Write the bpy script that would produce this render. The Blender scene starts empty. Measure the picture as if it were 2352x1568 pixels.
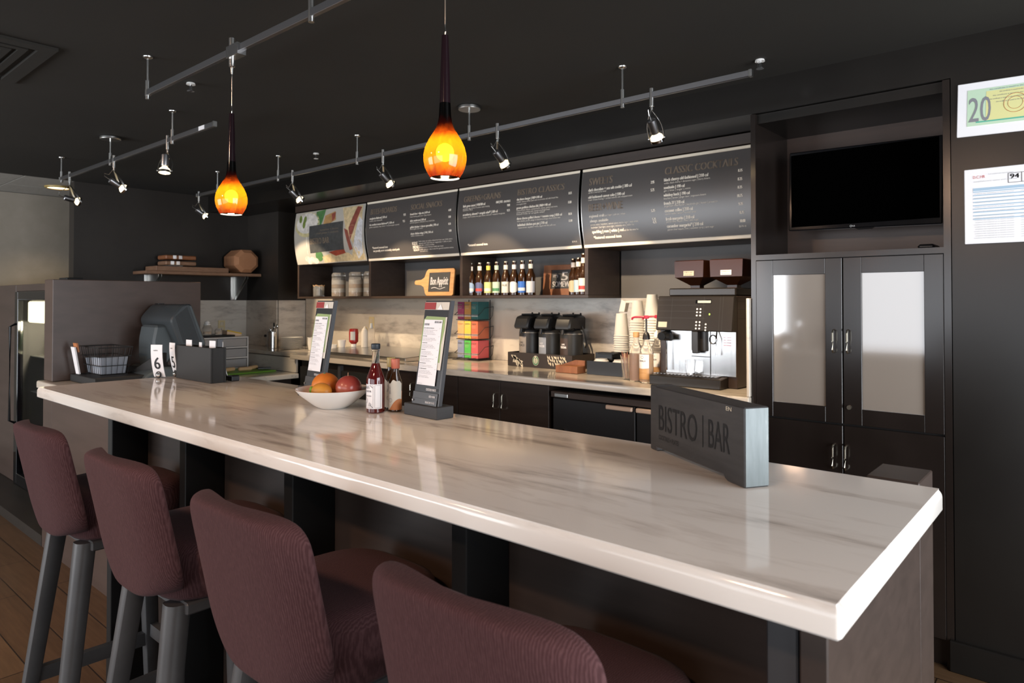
import bpy, bmesh, math, random
from mathutils import Vector, Matrix
random.seed(7)
S = bpy.context.scene
C = S.collection
R = math.radians
PI = math.pi

# ------------------------------------------------------------------ camera
cam_d = bpy.data.cameras.new('camera')
cam = bpy.data.objects.new('camera', cam_d)
C.objects.link(cam)
cam.location = (0, 0, 1.39)
cam.rotation_euler = (R(90.8), 0, R(40.9))
cam_d.sensor_width = 36.0
cam_d.lens = 36.0 * 1573 / 2352
cam_d.shift_y = -116.0 / 2352
cam_d.clip_start = 0.02
cam_d.dof.use_dof = True
cam_d.dof.focus_distance = 1.95
cam_d.dof.aperture_fstop = 7.0
S.camera = cam
# ------------------------------------------------------------------ world, daylight, exposure
S.view_settings.view_transform = 'Standard'
S.view_settings.look = 'None'
S.view_settings.gamma = 1.0
S.view_settings.use_curve_mapping = False
S.view_settings.exposure = 0.0
W = bpy.data.worlds.new('world')
S.world = W
W.use_nodes = True
W.node_tree.nodes['Background'].inputs[0].default_value = (0.75, 0.85, 1.0, 1)
W.node_tree.nodes['Background'].inputs[1].default_value = 1.0

def area_light(name, loc, rot, sx, sy, power, col):
    d = bpy.data.lights.new(name, 'AREA')
    d.shape = 'RECTANGLE'; d.size = sx; d.size_y = sy
    d.energy = power; d.color = col
    o = bpy.data.objects.new(name, d); C.objects.link(o)
    o.location = loc; o.rotation_euler = rot
    return o
DAY = (0.93, 0.96, 1.0)
# daylight entering by the shop windows behind the camera (wall at y = -3.2) and by the side window (x = 2.6)
WINS = ((-2.45, 1.75), (-7.3, -3.2))
WZ0, WZ1 = 0.12, 2.05
K_DAY = (7.4, 25.0)
for i, (a, b) in enumerate(WINS):
    area_light('daylight_front', ((a + b) / 2, -3.26, (WZ0 + WZ1) / 2), (R(90), 0, 0), b - a, WZ1 - WZ0, K_DAY[i] * (b - a) * (WZ1 - WZ0), DAY)
area_light('daylight_side', (1.76, 1.3, 1.24), (0, R(90), 0), 2.18, 2.6, 27.0 * 2.18 * 2.6, DAY)

# ------------------------------------------------------------------ mesh helpers
class MB:
    def __init__(s):
        s.bm = bmesh.new(); s.T = Matrix(); s.mi = 0
    def _fin(s, n0, smooth=False):
        s.bm.faces.ensure_lookup_table()
        for f in s.bm.faces[n0:]:
            f.material_index = s.mi; f.smooth = smooth
    def box(s, x0, x1, y0, y1, z0, z1, bev=0.0, seg=1):
        n0 = len(s.bm.faces)
        m = s.T @ Matrix.Translation(((x0+x1)/2, (y0+y1)/2, (z0+z1)/2)) @ Matrix.Diagonal((abs(x1-x0), abs(y1-y0), abs(z1-z0), 1))
        r = bmesh.ops.create_cube(s.bm, size=1.0, matrix=m)
        if bev > 0:
            es = {e for v in r['verts'] for e in v.link_edges}
            bmesh.ops.bevel(s.bm, geom=list(es), offset=bev, segments=seg, affect='EDGES', profile=0.5)
        s._fin(n0); return s
    def poly(s, pts):
        n0 = len(s.bm.faces)
        vs = [s.bm.verts.new(s.T @ Vector(p)) for p in pts]
        s.bm.faces.new(vs); s._fin(n0); return s
    def loft(s, rings, cap=True, closed=True, smooth=True):
        n0 = len(s.bm.faces)
        vr = [[s.bm.verts.new(s.T @ Vector(p)) for p in ring] for ring in rings]
        n = len(vr[0])
        for a, b in zip(vr[:-1], vr[1:]):
            for i in range(n if closed else n-1):
                j = (i+1) % n
                s.bm.faces.new((a[i], a[j], b[j], b[i]))
        if cap:
            s.bm.faces.new(list(reversed(vr[0]))); s.bm.faces.new(vr[-1])
        s._fin(n0, smooth); return s
    def lathe(s, prof, c=(0,0,0), seg=24, cap=True, smooth=True):
        rings = []
        for r, z in prof:
            r = max(r, 1e-4)
            rings.append([(c[0]+r*math.cos(2*PI*i/seg), c[1]+r*math.sin(2*PI*i/seg), c[2]+z) for i in range(seg)])
        return s.loft(rings, cap, True, smooth)
    def cyl(s, p0, p1, r0, r1=None, seg=16, cap=True, smooth=True):
        p0 = Vector(p0); p1 = Vector(p1); r1 = r0 if r1 is None else r1
        q = (p1-p0).to_track_quat('Z', 'Y'); 
        rings = []
        for p, r in ((p0, r0), (p1, r1)):
            rings.append([tuple(p + q @ Vector((r*math.cos(2*PI*i/seg), r*math.sin(2*PI*i/seg), 0))) for i in range(seg)])
        return s.loft(rings, cap, True, smooth)
    def tube(s, pts, r, seg=8, closed=False):
        pts = [Vector(p) for p in pts]; n = len(pts); rings = []
        up = Vector((0, 0, 1))
        for i, p in enumerate(pts):
            if closed: d = pts[(i+1) % n] - pts[i-1]
            else: d = pts[min(i+1, n-1)] - pts[max(i-1, 0)]
            q = d.to_track_quat('Z', 'Y')
            rings.append([tuple(p + q @ Vector((r*math.cos(2*PI*k/seg), r*math.sin(2*PI*k/seg), 0))) for k in range(seg)])
        if closed: rings.append(rings[0])
        return s.loft(rings, not closed, True, True)
    def prism(s, poly, axis, a, b, bev=0.0, smooth=False):
        # poly: list of 2-D points; axis 'x','y','z' is the extrusion direction
        def m(p, t):
            return {'x': (t, p[0], p[1]), 'y': (p[0], t, p[1]), 'z': (p[0], p[1], t)}[axis]
        n0 = len(s.bm.faces)
        va = [s.bm.verts.new(s.T @ Vector(m(p, a))) for p in poly]
        vb = [s.bm.verts.new(s.T @ Vector(m(p, b))) for p in poly]
        n = len(poly)
        fs = [s.bm.faces.new(list(reversed(va))), s.bm.faces.new(vb)]
        for i in range(n):
            fs.append(s.bm.faces.new((va[i], va[(i+1) % n], vb[(i+1) % n], vb[i])))
        bmesh.ops.recalc_face_normals(s.bm, faces=fs)
        if bev > 0:
            es = {e for v in va+vb for e in v.link_edges}
            bmesh.ops.bevel(s.bm, geom=list(es), offset=bev, segments=1, affect='EDGES', profile=0.5)
        s._fin(n0, smooth); return s
    def sphere(s, c, r, seg=20, rings=12, sc=(1,1,1)):
        prof = [(r*math.sin(PI*i/rings), -r*math.cos(PI*i/rings)) for i in range(rings+1)]
        rg = []
        for rr, z in prof:
            rr = max(rr, 1e-5)
            rg.append([(c[0]+sc[0]*rr*math.cos(2*PI*i/seg), c[1]+sc[1]*rr*math.sin(2*PI*i/seg), c[2]+sc[2]*z) for i in range(seg)])
        return s.loft(rg, True, True, True)
    def build(s, name, mat, parent=None, auto=True, recalc=True, ang=26):
        if recalc: bmesh.ops.recalc_face_normals(s.bm, faces=s.bm.faces)
        me = bpy.data.meshes.new(name); s.bm.to_mesh(me); s.bm.free()
        for m in (mat if isinstance(mat, (list, tuple)) else [mat]): me.materials.append(m)
        if auto and len(me.polygons):
            me.polygons.foreach_set('use_smooth', [True]*len(me.polygons))
            me.set_sharp_from_angle(angle=R(ang))
        o = bpy.data.objects.new(name, me); C.objects.link(o)
        if parent is not None: o.parent = parent
        return o

def tag(o, label=None, cat=None, group=None, kind=None):
    if label: o['label'] = label
    if cat: o['category'] = cat
    if group: o['group'] = group
    if kind: o['kind'] = kind
    return o
def thing(name, label, cat, loc=(0,0,0), rz=0.0, group=None):
    o = bpy.data.objects.new(name, None); C.objects.link(o)
    o.empty_display_size = 0.05
    o.location = loc; o.rotation_euler = (0, 0, rz)
    return tag(o, label, cat, group)
def struct(name, mb, mat):
    return tag(mb.build(name, mat), kind='structure')
def copy_tree(o, loc=None, rz=None, label=None, group=None, parent=None):
    c = o.copy(); C.objects.link(c)
    if parent is not None: c.parent = parent
    if loc is not None: c.location = loc
    if rz is not None: c.rotation_euler = (0, 0, rz)
    if label: c['label'] = label
    if group: c['group'] = group
    for ch in list(o.children): copy_tree(ch, parent=c)
    return c

# lettering: font outlines turned into mesh faces
_fc = {}
def glyphs(body):
    if body in _fc: return _fc[body]
    cu = bpy.data.curves.new('t', 'FONT'); cu.body = body; cu.size = 1.0; cu.resolution_u = 3
    ob = bpy.data.objects.new('t', cu); C.objects.link(ob)
    me = bpy.data.meshes.new_from_object(ob)
    vs = [tuple(v.co) for v in me.vertices]; fs = [tuple(p.vertices) for p in me.polygons]
    bpy.data.objects.remove(ob); bpy.data.curves.remove(cu); bpy.data.meshes.remove(me)
    _fc[body] = (vs, fs)
    return _fc[body]
CAP = max(v[1] for v in glyphs('H')[0])
def put_text(mb, body, u0, u1, v, h, f, fat=0.0):
    """write body from u0 to u1 with its baseline on v, capitals h tall; f(u, v) -> point"""
    vs, fs = glyphs(body)
    if not vs: return
    x0 = min(p[0] for p in vs); x1 = max(p[0] for p in vs)
    k = (u1-u0) / (x1-x0); kz = h / CAP
    n0 = len(mb.bm.faces)
    for off in ((0,) if not fat else (-fat, 0, fat)):
        bv = [mb.bm.verts.new(mb.T @ Vector(f(u0 + (p[0]-x0)*k + off, v + p[1]*kz))) for p in vs]
        for q in fs:
            try: mb.bm.faces.new([bv[i] for i in q])
            except ValueError: pass
    mb._fin(n0)

# ------------------------------------------------------------------ materials
MT = {}
def mat(name, col, rough=0.5, metal=0.0, spec=0.5, trans=0.0, ior=1.45, alpha=1.0, emit=None, es=0.0, coat=0.0, sheen=0.0):
    m = bpy.data.materials.new(name); m.use_nodes = True
    b = m.node_tree.nodes['Principled BSDF']
    b.inputs['Base Color'].default_value = (*col, 1)
    b.inputs['Roughness'].default_value = rough
    b.inputs['Metallic'].default_value = metal
    b.inputs['Specular IOR Level'].default_value = spec
    b.inputs['Transmission Weight'].default_value = trans
    b.inputs['IOR'].default_value = ior
    b.inputs['Alpha'].default_value = alpha
    b.inputs['Coat Weight'].default_value = coat
    b.inputs['Sheen Weight'].default_value = sheen
    if emit:
        b.inputs['Emission Color'].default_value = (*emit, 1)
        b.inputs['Emission Strength'].default_value = es
    MT[name] = m
    return m
def N(m, t, **kw):
    n = m.node_tree.nodes.new(t)
    for k, v in kw.items(): setattr(n, k, v)
    return n
def L(m, a, b): m.node_tree.links.new(a, b)
def bsdf(m): return m.node_tree.nodes['Principled BSDF']
def coords(m, scale=(1,1,1), rot=(0,0,0), kind='Object'):
    tc = N(m, 'ShaderNodeTexCoord'); mp = N(m, 'ShaderNodeMapping')
    mp.inputs['Scale'].default_value = scale; mp.inputs['Rotation'].default_value = rot
    L(m, tc.outputs[kind], mp.inputs['Vector'])
    return mp.outputs[0]
def ramp(m, fac, stops):
    r = N(m, 'ShaderNodeValToRGB'); L(m, fac, r.inputs[0])
    el = r.color_ramp.elements
    while len(el) < len(stops): el.new(0.5)
    for e, (p, c) in zip(el, stops): e.position = p; e.color = (*c, 1)
    return r.outputs[0]
def noise(m, vec, scale=5, detail=4, rough=0.55, dist=0.0):
    n = N(m, 'ShaderNodeTexNoise'); n.inputs['Scale'].default_value = scale
    n.inputs['Detail'].default_value = detail; n.inputs['Roughness'].default_value = rough; n.inputs['Distortion'].default_value = dist
    L(m, vec, n.inputs['Vector']); return n.outputs['Fac']
def bump(m, fac, strength=0.2, dist=0.002):
    b = N(m, 'ShaderNodeBump'); b.inputs['Strength'].default_value = strength; b.inputs['Distance'].default_value = dist
    L(m, fac, b.inputs['Height']); L(m, b.outputs[0], bsdf(m).inputs['Normal'])
def noisy(name, stops, scale=(1,1,1), nscale=5, detail=4, rough=0.5, bmp=0.0, dist=0.0, **kw):
    m = mat(name, stops[0][1], rough, **kw)
    v = coords(m, scale); f = noise(m, v, nscale, detail, 0.6, dist)
    L(m, ramp(m, f, stops), bsdf(m).inputs['Base Color'])
    if bmp: bump(m, f, bmp)
    return m

noisy('ceiling', [(0.3, (.015, .013, .010)), (0.7, (.020, .0175, .0135))], nscale=1.2, rough=0.85)
noisy('dark_wall', [(0.3, (.026, .022, .019)), (0.7, (.034, .029, .025))], nscale=3, rough=0.42, spec=0.35)
noisy('espresso_wood', [(0.25, (.022, .0155, .0125)), (0.75, (.036, .026, .0215))], scale=(1, 1, 14), nscale=2.5, rough=0.30, spec=0.38, dist=0.5)
noisy('espresso_wood_x', [(0.25, (.036, .025, .020)), (0.75, (.052, .036, .029))], scale=(1, 6, 14), nscale=2.5, rough=0.36, spec=0.4, dist=0.5)
noisy('brown_panel', [(0.3, (.066, .045, .037)), (0.7, (.085, .058, .048))], scale=(1, 3, 9), nscale=2.0, rough=0.33, spec=0.45)
noisy('cabinet_panel', [(0.3, (.0125, .0090, .0076)), (0.7, (.018, .0135, .0115))], scale=(2, 2, 1), nscale=3.0, rough=0.20, spec=0.75)
noisy('beige_wall', [(0.3, (.30, .27, .22)), (0.7, (.34, .30, .25))], nscale=8, rough=0.9)
noisy('tile_ceiling', [(0.3, (.36, .35, .32)), (0.7, (.42, .41, .38))], nscale=40, rough=0.95)
mat('grey_post', (.05, .05, .053), 0.4)
mat('black_post', (.008, .008, .008), 0.45, spec=0.3)

def stone(name, c0, c1, c2, sc, rough, spec=0.5):
    m = mat(name, c0, rough, spec=spec)
    v = coords(m, sc)
    f1 = noise(m, v, 1.6, 7, 0.62, 0.6)
    f2 = noise(m, coords(m, tuple(3*a for a in sc)), 2.3, 5, 0.6, 0.3)
    mx = N(m, 'ShaderNodeMath', operation='MULTIPLY'); L(m, f1, mx.inputs[0]); L(m, f2, mx.inputs[1])
    col = ramp(m, mx.outputs[0], [(0.14, c0), (0.25, c0), (0.32, c1), (0.40, c2)])
    L(m, col, bsdf(m).inputs['Base Color'])
    return m
stone('bar_stone', (.80, .755, .70), (.67, .615, .56), (.44, .395, .36), (0.55, 3.2, 3.2), 0.085, 0.55)
stone('counter_stone', (.62, .55, .46), (.52, .46, .38), (.36, .31, .26), (0.6, 3.2, 3.2), 0.12)
stone('splash_stone', (.60, .555, .49), (.50, .455, .40), (.33, .30, .265), (0.7, 0.7, 2.6), 0.3)

m = mat('floor_planks', (.1, .05, .03), 0.42, spec=0.35)
br = N(m, 'ShaderNodeTexBrick'); L(m, coords(m, (1, 1, 1)), br.inputs['Vector'])
br.inputs['Scale'].default_value = 1.0; br.inputs['Brick Width'].default_value = 1.3; br.inputs['Row Height'].default_value = 0.155
br.inputs['Mortar Size'].default_value = 0.0025; br.inputs['Color1'].default_value = (.155, .088, .044, 1); br.inputs['Color2'].default_value = (.115, .064, .033, 1)
br.inputs['Mortar'].default_value = (.02, .012, .008, 1); br.offset = 0.37
gr = noise(m, coords(m, (1.5, 22, 1)), 3, 5)
mx = N(m, 'ShaderNodeMix', data_type='RGBA', blend_type='MULTIPLY'); mx.inputs[0].default_value = 0.75
L(m, br.outputs['Color'], mx.inputs[6]); L(m, ramp(m, gr, [(0.3, (.55, .5, .45)), (0.7, (1, 1, 1))]), mx.inputs[7])
L(m, mx.outputs[2], bsdf(m).inputs['Base Color'])

m = mat('mauve_fabric', (.13, .062, .064), 0.9, spec=0.10, sheen=0.03)
wv = N(m, 'ShaderNodeTexWave', wave_type='BANDS', bands_direction='X', wave_profile='SIN')
wv.inputs['Scale'].default_value = 88; wv.inputs['Distortion'].default_value = 5.0; wv.inputs['Detail'].default_value = 3; wv.inputs['Detail Scale'].default_value = 2.0
L(m, coords(m, (1, 1, .22)), wv.inputs['Vector'])
fz = noise(m, coords(m, (1, 1, .35)), 260, 3)
mm = N(m, 'ShaderNodeMath', operation='MULTIPLY'); L(m, wv.outputs['Fac'], mm.inputs[0]); L(m, fz, mm.inputs[1])
L(m, ramp(m, mm.outputs[0], [(0.0, (.050, .0215, .0222)), (0.6, (.088, .041, .042))]), bsdf(m).inputs['Base Color'])
bump(m, mm.outputs[0], 0.4, 0.0012)
noisy('leg_paint', [(0.3, (.050, .049, .050)), (0.7, (.066, .065, .066))], nscale=12, rough=0.42, spec=0.45)

mat('nickel', (.58, .58, .56), 0.28, 1.0)
mat('track_metal', (.30, .30, .31), 0.35, 1.0)
mat('chrome', (.75, .75, .75), 0.08, 1.0)
mat('brass_nickel', (.62, .58, .48), 0.25, 1.0)
noisy('steel', [(0.3, (.52, .52, .52)), (0.7, (.62, .62, .62))], scale=(60, 1, 1), nscale=3, rough=0.26, metal=1.0)
mat('black_plastic', (.012, .012, .013), 0.35)
mat('black_gloss', (.006, .006, .007), 0.08)
mat('black_matte', (.014, .0135, .013), 0.6)
mat('slate_plastic', (.060, .075, .082), 0.38)
mat('slate_dark', (.034, .042, .047), 0.34)
mat('white_card', (.82, .81, .82), 0.55)
mat('white_glaze', (.82, .81, .78), 0.18)
mat('paper_cup', (.80, .77, .70), 0.6)
mat('rail_white', (.84, .76, .62), 0.45)
mat('board_dark', (.075, .067, .064), 0.34, spec=0.9)
mat('board_heading', (.20, .155, .115), 0.45)
mat('board_text', (.80, .74, .64), 0.5)
mat('blue_wall', (.13, .126, .124), 0.6)
noisy('wall_paint', [(0.3, (.0085, .0072, .0062)), (0.7, (.012, .0105, .009))], nscale=3, rough=0.30, spec=0.5)
mat('clear_glass', (1, 1, 1), 0.02, trans=1.0, ior=1.45)
mat('ink', (.02, .02, .022), 0.5)
mat('grey_ink', (.22, .22, .24), 0.6)
mat('screen_black', (.0006, .0006, .0006), 1.0, spec=0.0)
noisy('slate_board', [(0.3, (.030, .031, .034)), (0.7, (.045, .046, .049))], scale=(3, 3, 30), nscale=3, rough=0.5)
noisy('sign_wood', [(0.3, (.034, .033, .034)), (0.7, (.052, .050, .050))], scale=(2, 2, 12), nscale=5, rough=0.38, spec=0.5)
m = noisy('sign_end', [(0.3, (.155, .185, .19)), (0.65, (.20, .235, .24)), (0.78, (.42, .45, .44))], scale=(14, 14, 2.0), nscale=7, rough=0.55)
noisy('honey_wood', [(0.3, (.48, .25, .095)), (0.7, (.62, .36, .16))], scale=(3, 3, 18), nscale=3, rough=0.4)
noisy('red_wood', [(0.3, (.23, .085, .035)), (0.7, (.33, .13, .055))], scale=(12, 3, 3), nscale=3, rough=0.45)
noisy('board_wood', [(0.3, (.24, .125, .072)), (0.7, (.33, .185, .11))], scale=(3, 6, 20), nscale=3, rough=0.5)
noisy('terracotta', [(0.3, (.42, .19, .09)), (0.7, (.52, .25, .125))], nscale=6, rough=0.75)
# ================================================================== SETTING
XL, XR, YF, YB, ZC = -7.6, 1.7, -3.2, 3.75, 2.385
struct('floor', MB().box(XL-.1, XR+.1, YF-.1, YB+.2, -.06, 0), MT['floor_planks'])
struct('ceiling', MB().box(-6.5, XR+.1, YF-.1, YB+.2, ZC, ZC+.06), MT['ceiling'])
b = MB()
for i in range(12):
    for j in range(2):
        x1 = -6.5 - j*.6; y0 = YF-.1 + i*.61
        b.box(max(x1-.594, XL-.1), x1-.006, y0+.006, y0+.604, ZC+.004, ZC+.03)
b.mi = 1; b.box(XL-.1, -6.5, YF-.1, YB+.2, ZC+.012, ZC+.06)
struct('ceiling_left', b, [MT['tile_ceiling'], MT['beige_wall']])
struct('wall_back', MB().box(XL-.1, XR+.1, YB, YB+.12, 0, ZC), MT['dark_wall'])
struct('wall_far', MB().box(XL-.12, XL, YF-.1, YB, 0, ZC), MT['beige_wall'])
b = MB().box(-6.62, -6.5, 1.92, YB, 0, ZC).box(-6.5, -5.92, 3.45, YB, 0, ZC)
struct('wall_left', b, MT['dark_wall'])
# wall beside the tall cabinet, facing the bar
struct('wall_right', MB().box(-.437, XR, 3.05, YB, 0, ZC), MT['wall_paint'])
struct('baseboard_right', MB().box(-.455, XR, 3.028, 3.05, 0, .115, .004), MT['wall_paint'])
# soffit above the menu boards and the tall cabinet
struct('trim_1', MB().box(-6.5, -.437, 3.05, YB, 2.235, ZC), MT['wall_paint'])
# front and side walls with the shop windows the daylight enters by (behind the camera)
b = MB()
b.box(XL, XR, YF-.12, YF, WZ1, ZC).box(XL, XR, YF-.12, YF, 0, WZ0)
b.box(XL, WINS[1][0], YF-.12, YF, WZ0, WZ1).box(WINS[1][1], WINS[0][0], YF-.12, YF, WZ0, WZ1).box(WINS[0][1], XR, YF-.12, YF, WZ0, WZ1)
struct('wall_front', b, MT['beige_wall'])
b = MB()
b.box(XR, XR+.12, YF, 3.05, 2.33, ZC).box(XR, XR+.12, YF, 3.05, 0, .15).box(XR, XR+.12, YF, 0.0, .15, 2.33).box(XR, XR+.12, 2.6, 3.05, .15, 2.33)
struct('wall_side', b, MT['beige_wall'])
for i, (a, c) in enumerate(WINS):
    f = MB()
    for x in (a+.02, c-.02): f.box(x-.02, x+.02, YF-.08, YF-.03, WZ0, WZ1)
    f.box(a, c, YF-.08, YF-.03, WZ1-.04, WZ1).box(a, c, YF-.08, YF-.03, WZ0, WZ0+.04)
    struct('window_%d' % (i+1), f, MT['black_matte'])
f = MB()
for y in (.02, 1.3, 2.58): f.box(XR+.03, XR+.055, y-.02, y+.02, .15, 2.33)
f.box(XR+.03, XR+.055, 0, 2.6, 2.29, 2.33).box(XR+.03, XR+.055, 0, 2.6, .15, .19)
struct('window_3', f, MT['black_matte'])
# knee wall left of the bar, and the plinth the glass-door fridge stands on
struct('wall_knee', MB().box(-4.40, -2.6, 1.20, 1.25, 0, .89), MT['brown_panel'])
struct('trim_2', MB().box(XL, -4.56, 1.20, 2.1, 0, .06), MT['dark_wall'])

# ================================================================== BAR
bar = thing('bar_counter', 'dark wooden bar base under the long white stone bar top', 'bar', (-1.6, .97, 0))
o = Vector((-1.6, .97, 0))
def at(o): return Matrix.Translation(-Vector(o))
def mb_at(o):
    b = MB(); b.T = at(o); return b
mb_at(o).box(-2.6, -.283, .97, .99, 0, 1.028).build('front_panel', MT['espresso_wood_x'], bar)
for x in (-2.54, -1.99, -1.44, -.885):
    mb_at(o).box(x, x+.038, .856, .97, 0, 1.028, .002).build('support_fin', MT['black_post'], bar)
mb_at(o).box(-.283, -.25, .856, 1.384, 0, 1.028, .002).build('end_panel', MT['espresso_wood_x'], bar)
mb_at(o).box(-.336, -.2501, 1.384, 1.504, 0, 1.069, .002).build('end_pillar', MT['espresso_wood_x'], bar)
mb_at(o).box(-.325, -.287, .862, .97, 0, 1.028, .002).build('support_fin', MT['grey_post'], bar)
mb_at(o).box(-2.6, -.30, 1.05, 1.35, .12, 1.0).build('back_body', MT['espresso_wood'], bar)

# long white stone bar top with a rounded edge
def round_slab(b, x0, x1, y0, y1, z0, z1, rc, re, seg=5):
    """slab with plan corner radius rc and an eased top edge of radius re"""
    def outline(d, r):
        pts = []
        for cx, cy, a0 in ((x1-rc, y1-rc, 0), (x0+rc, y1-rc, 90), (x0+rc, y0+rc, 180), (x1-rc, y0+rc, 270)):
            for k in range(seg+1):
                a = R(a0 + 90*k/seg); rr = max(rc-d, .001)
                pts.append((cx+rr*math.cos(a), cy+rr*math.sin(a)))
        return pts
    rings = [[(p[0], p[1], z0) for p in outline(.003, rc)], [(p[0], p[1], z0+.003) for p in outline(0, rc)]]
    for k in range(6):
        a = R(90*k/5); d = re*(1-math.cos(a)); z = z1-re + re*math.sin(a)
        rings.append([(p[0], p[1], z) for p in outline(d, rc)])
    b.loft(rings, True, True, True)
    return b
o = Vector((-1.62, 1.077, 1.029))
top = round_slab(mb_at(o), -3.022, -.214, .775, 1.379, 1.029, 1.067, .006, .014).build('stone_counter', MT['bar_stone'], ang=30)
top.location = o
tag(top, 'long glossy white veined stone bar top with rounded edge', 'counter')

# low service counter, dark partition and knee wall left of the bar
o = Vector((-4.0, 1.5, .90))
b = round_slab(mb_at(o), -4.555, -3.05, 1.165, 2.02, .90, .94, .012, .01).build('service_counter', MT['counter_stone']); b.location = o
tag(b, 'low white stone counter behind the far left end of the bar', 'counter')
o = Vector((-4.48, 1.6, 0))
b = mb_at(o)
b.box(-4.555, -4.40, 1.20, 2.02, 0, .898, .002).box(-4.545, -4.40, 1.20, 2.02, .942, 1.508, .003)
b = b.build('partition_panel', MT['brown_panel']); b.location = o
tag(b, 'tall dark brown partition panel beside the register', 'partition')

# ================================================================== STOOLS
def make_stool(name):
    t = bpy.data.objects.new(name, None); C.objects.link(t)
    # upholstered shell back: grid lofted from bottom to top, bowed in plan and leaning outwards
    def shell(v, u, out):
        hw = .186
        if v > .84: hw -= .052*(1-math.sqrt(max(0, 1-((v-.84)/.16)**2)))
        if v < .34: hw -= .075*(1-math.sqrt(max(0, 1-((.34-v)/.34)**2)))
        x = hw*u
        y = -.195 - .065*v + .046*abs(u)**4
        z = .742 + .312*v
        th = (.050 - .012*v)*(1-.62*abs(u)**3)
        if v < .25: z += .016*abs(u)**3*(1-v/.25)
        return Vector((x, y + (0 if out else th), z))
    nu, nv = 20, 16
    rings = []
    for j in range(nv+1):
        v = j/nv
        outer = [shell(v, -1+2*i/nu, True) for i in range(nu+1)]
        inner = [shell(v, -1+2*i/nu, False) for i in range(nu+1)]
        rings.append([tuple(p) for p in outer] + [tuple(p) for p in reversed(inner)])
    b = MB(); b.loft(rings, True, True, True)
    o = b.build('backrest', MT['mauve_fabric'], t, auto=False)
    for p in o.data.polygons: p.use_smooth = True
    md = o.modifiers.new('subsurf', 'SUBSURF'); md.levels = 2; md.render_levels = 2
    # seat cushion
    def ring(z, k):
        pts = []
        for i in range(28):
            a = 2*PI*i/28; ca, sa = math.cos(a), math.sin(a)
            e = .55
            x = .165*k*math.copysign(abs(ca)**e, ca); y = -.005 + .158*k*math.copysign(abs(sa)**e, sa)
            if y > 0: x *= 1 - .10*(y/.16)
            pts.append((x, y, z))
        return pts
    MB().loft([ring(.735, .90), ring(.748, .97), ring(.80, 1.0), ring(.838, .985), ring(.856, .93), ring(.866, .78), ring(.869, .45)]).build('seat', MT['mauve_fabric'], t, ang=60)
    MB().box(-.15, .15, -.13, .13, .712, .738, .004).build('seat_frame', MT['leg_paint'], t)
    for sx in (-1, 1):
        for rear in (True, False):
            y0, y1 = (-.135, -.225) if rear else (.115, .150)
            x0, x1 = (.115, .175) if rear else (.12, .150)
            rr = []
            for z, k in ((.735, 1.0), (.4, .9), (.0, .74)):
                f = 1 - z/.735
                cx = sx*(x0+(x1-x0)*f); cy = y0+(y1-y0)*f; h = .0245*k
                pr = []
                for i in range(16):            # squared inside, rounded outside
                    a = 2*PI*i/16; ca, sa = math.cos(a), math.sin(a)
                    e = .45
                    if ca*sx > 0 and (sa < 0) == rear: e = 1.0
                    pr.append((cx+h*math.copysign(abs(ca)**e, ca), cy+h*math.copysign(abs(sa)**e, sa), z))
                rr.append(pr)
            MB().loft(rr).build('leg', MT['leg_paint'], t)
    def bar_(p, q, w=.011, h=.02):
        p = Vector(p); q = Vector(q); d = (q-p).normalized(); s = d.cross(Vector((0, 0, 1))).normalized()*w; u = Vector((0, 0, h))
        return MB().loft([[tuple(p-s-u), tuple(p+s-u), tuple(p+s+u), tuple(p-s+u)], [tuple(q-s-u), tuple(q+s-u), tuple(q+s+u), tuple(q-s+u)]], smooth=False)
    zs = .30
    bar_((-.152, -.186, zs-.06), (.152, -.186, zs-.06)).build('stretcher', MT['leg_paint'], t)
    for sx in (-1, 1): bar_((sx*.150, -.185, zs), (sx*.137, .135, zs)).build('stretcher', MT['leg_paint'], t)
    bar_((-.137, .136, zs+.03), (.137, .136, zs+.03)).build('stretcher', MT['leg_paint'], t)
    return t
st = make_stool('bar_stool')
G = 'mauve bar stools along the bar'
spots = [(-.573, .79, 0, 'nearest mauve upholstered bar stool, cut off by the bottom edge of the photo'),
         (-1.103, .79, 0, 'third mauve upholstered bar stool from the fridge, its whole backrest in view'),
         (-1.645, .79, 0, 'second mauve upholstered bar stool from the fridge, with dark grey wooden legs'),
         (-2.22, .79, 0, 'farthest mauve upholstered bar stool, standing nearest the glass-door fridge')]
for i, (x, y, a, lb) in enumerate(spots):
    c = st if i == 0 else copy_tree(st)
    c.location = (x, y, 0); c.rotation_euler = (0, 0, R(a))
    tag(c, lb, 'bar stool', G)

# ================================================================== TALL CABINET WITH TV NICHE
x0, x1, yf = -1.21, -.44, 3.05
tc = thing('tall_cabinet', 'tall dark cabinet with frosted glass doors and an open niche for a television', 'cabinet', (-.83, 3.4, 0))
o = Vector((-.83, 3.4, 0)); wd = MT['cabinet_panel']
b = mb_at(o)
b.box(x0, x0+.022, yf, YB-.01, 0, 2.232).box(x1-.024, x1, yf, YB-.01, 0, 2.232)
b.box(x0+.022, x1-.024, yf+.02, YB-.01, 0, .10)
b.box(x0+.022, x1-.024, yf, YB-.01, 1.571, 1.594)
b.build('carcass', wd, tc)
mb_at(o).box(x0+.022, x1-.024, 3.46, 3.48, 1.594, 2.232).build('niche_back', MT['brown_panel'], tc)
mb_at(o).box(x0+.022, x1-.024, 3.07, YB-.01, 2.19, 2.232).build('niche_top', MT['wall_paint'], tc)
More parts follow.
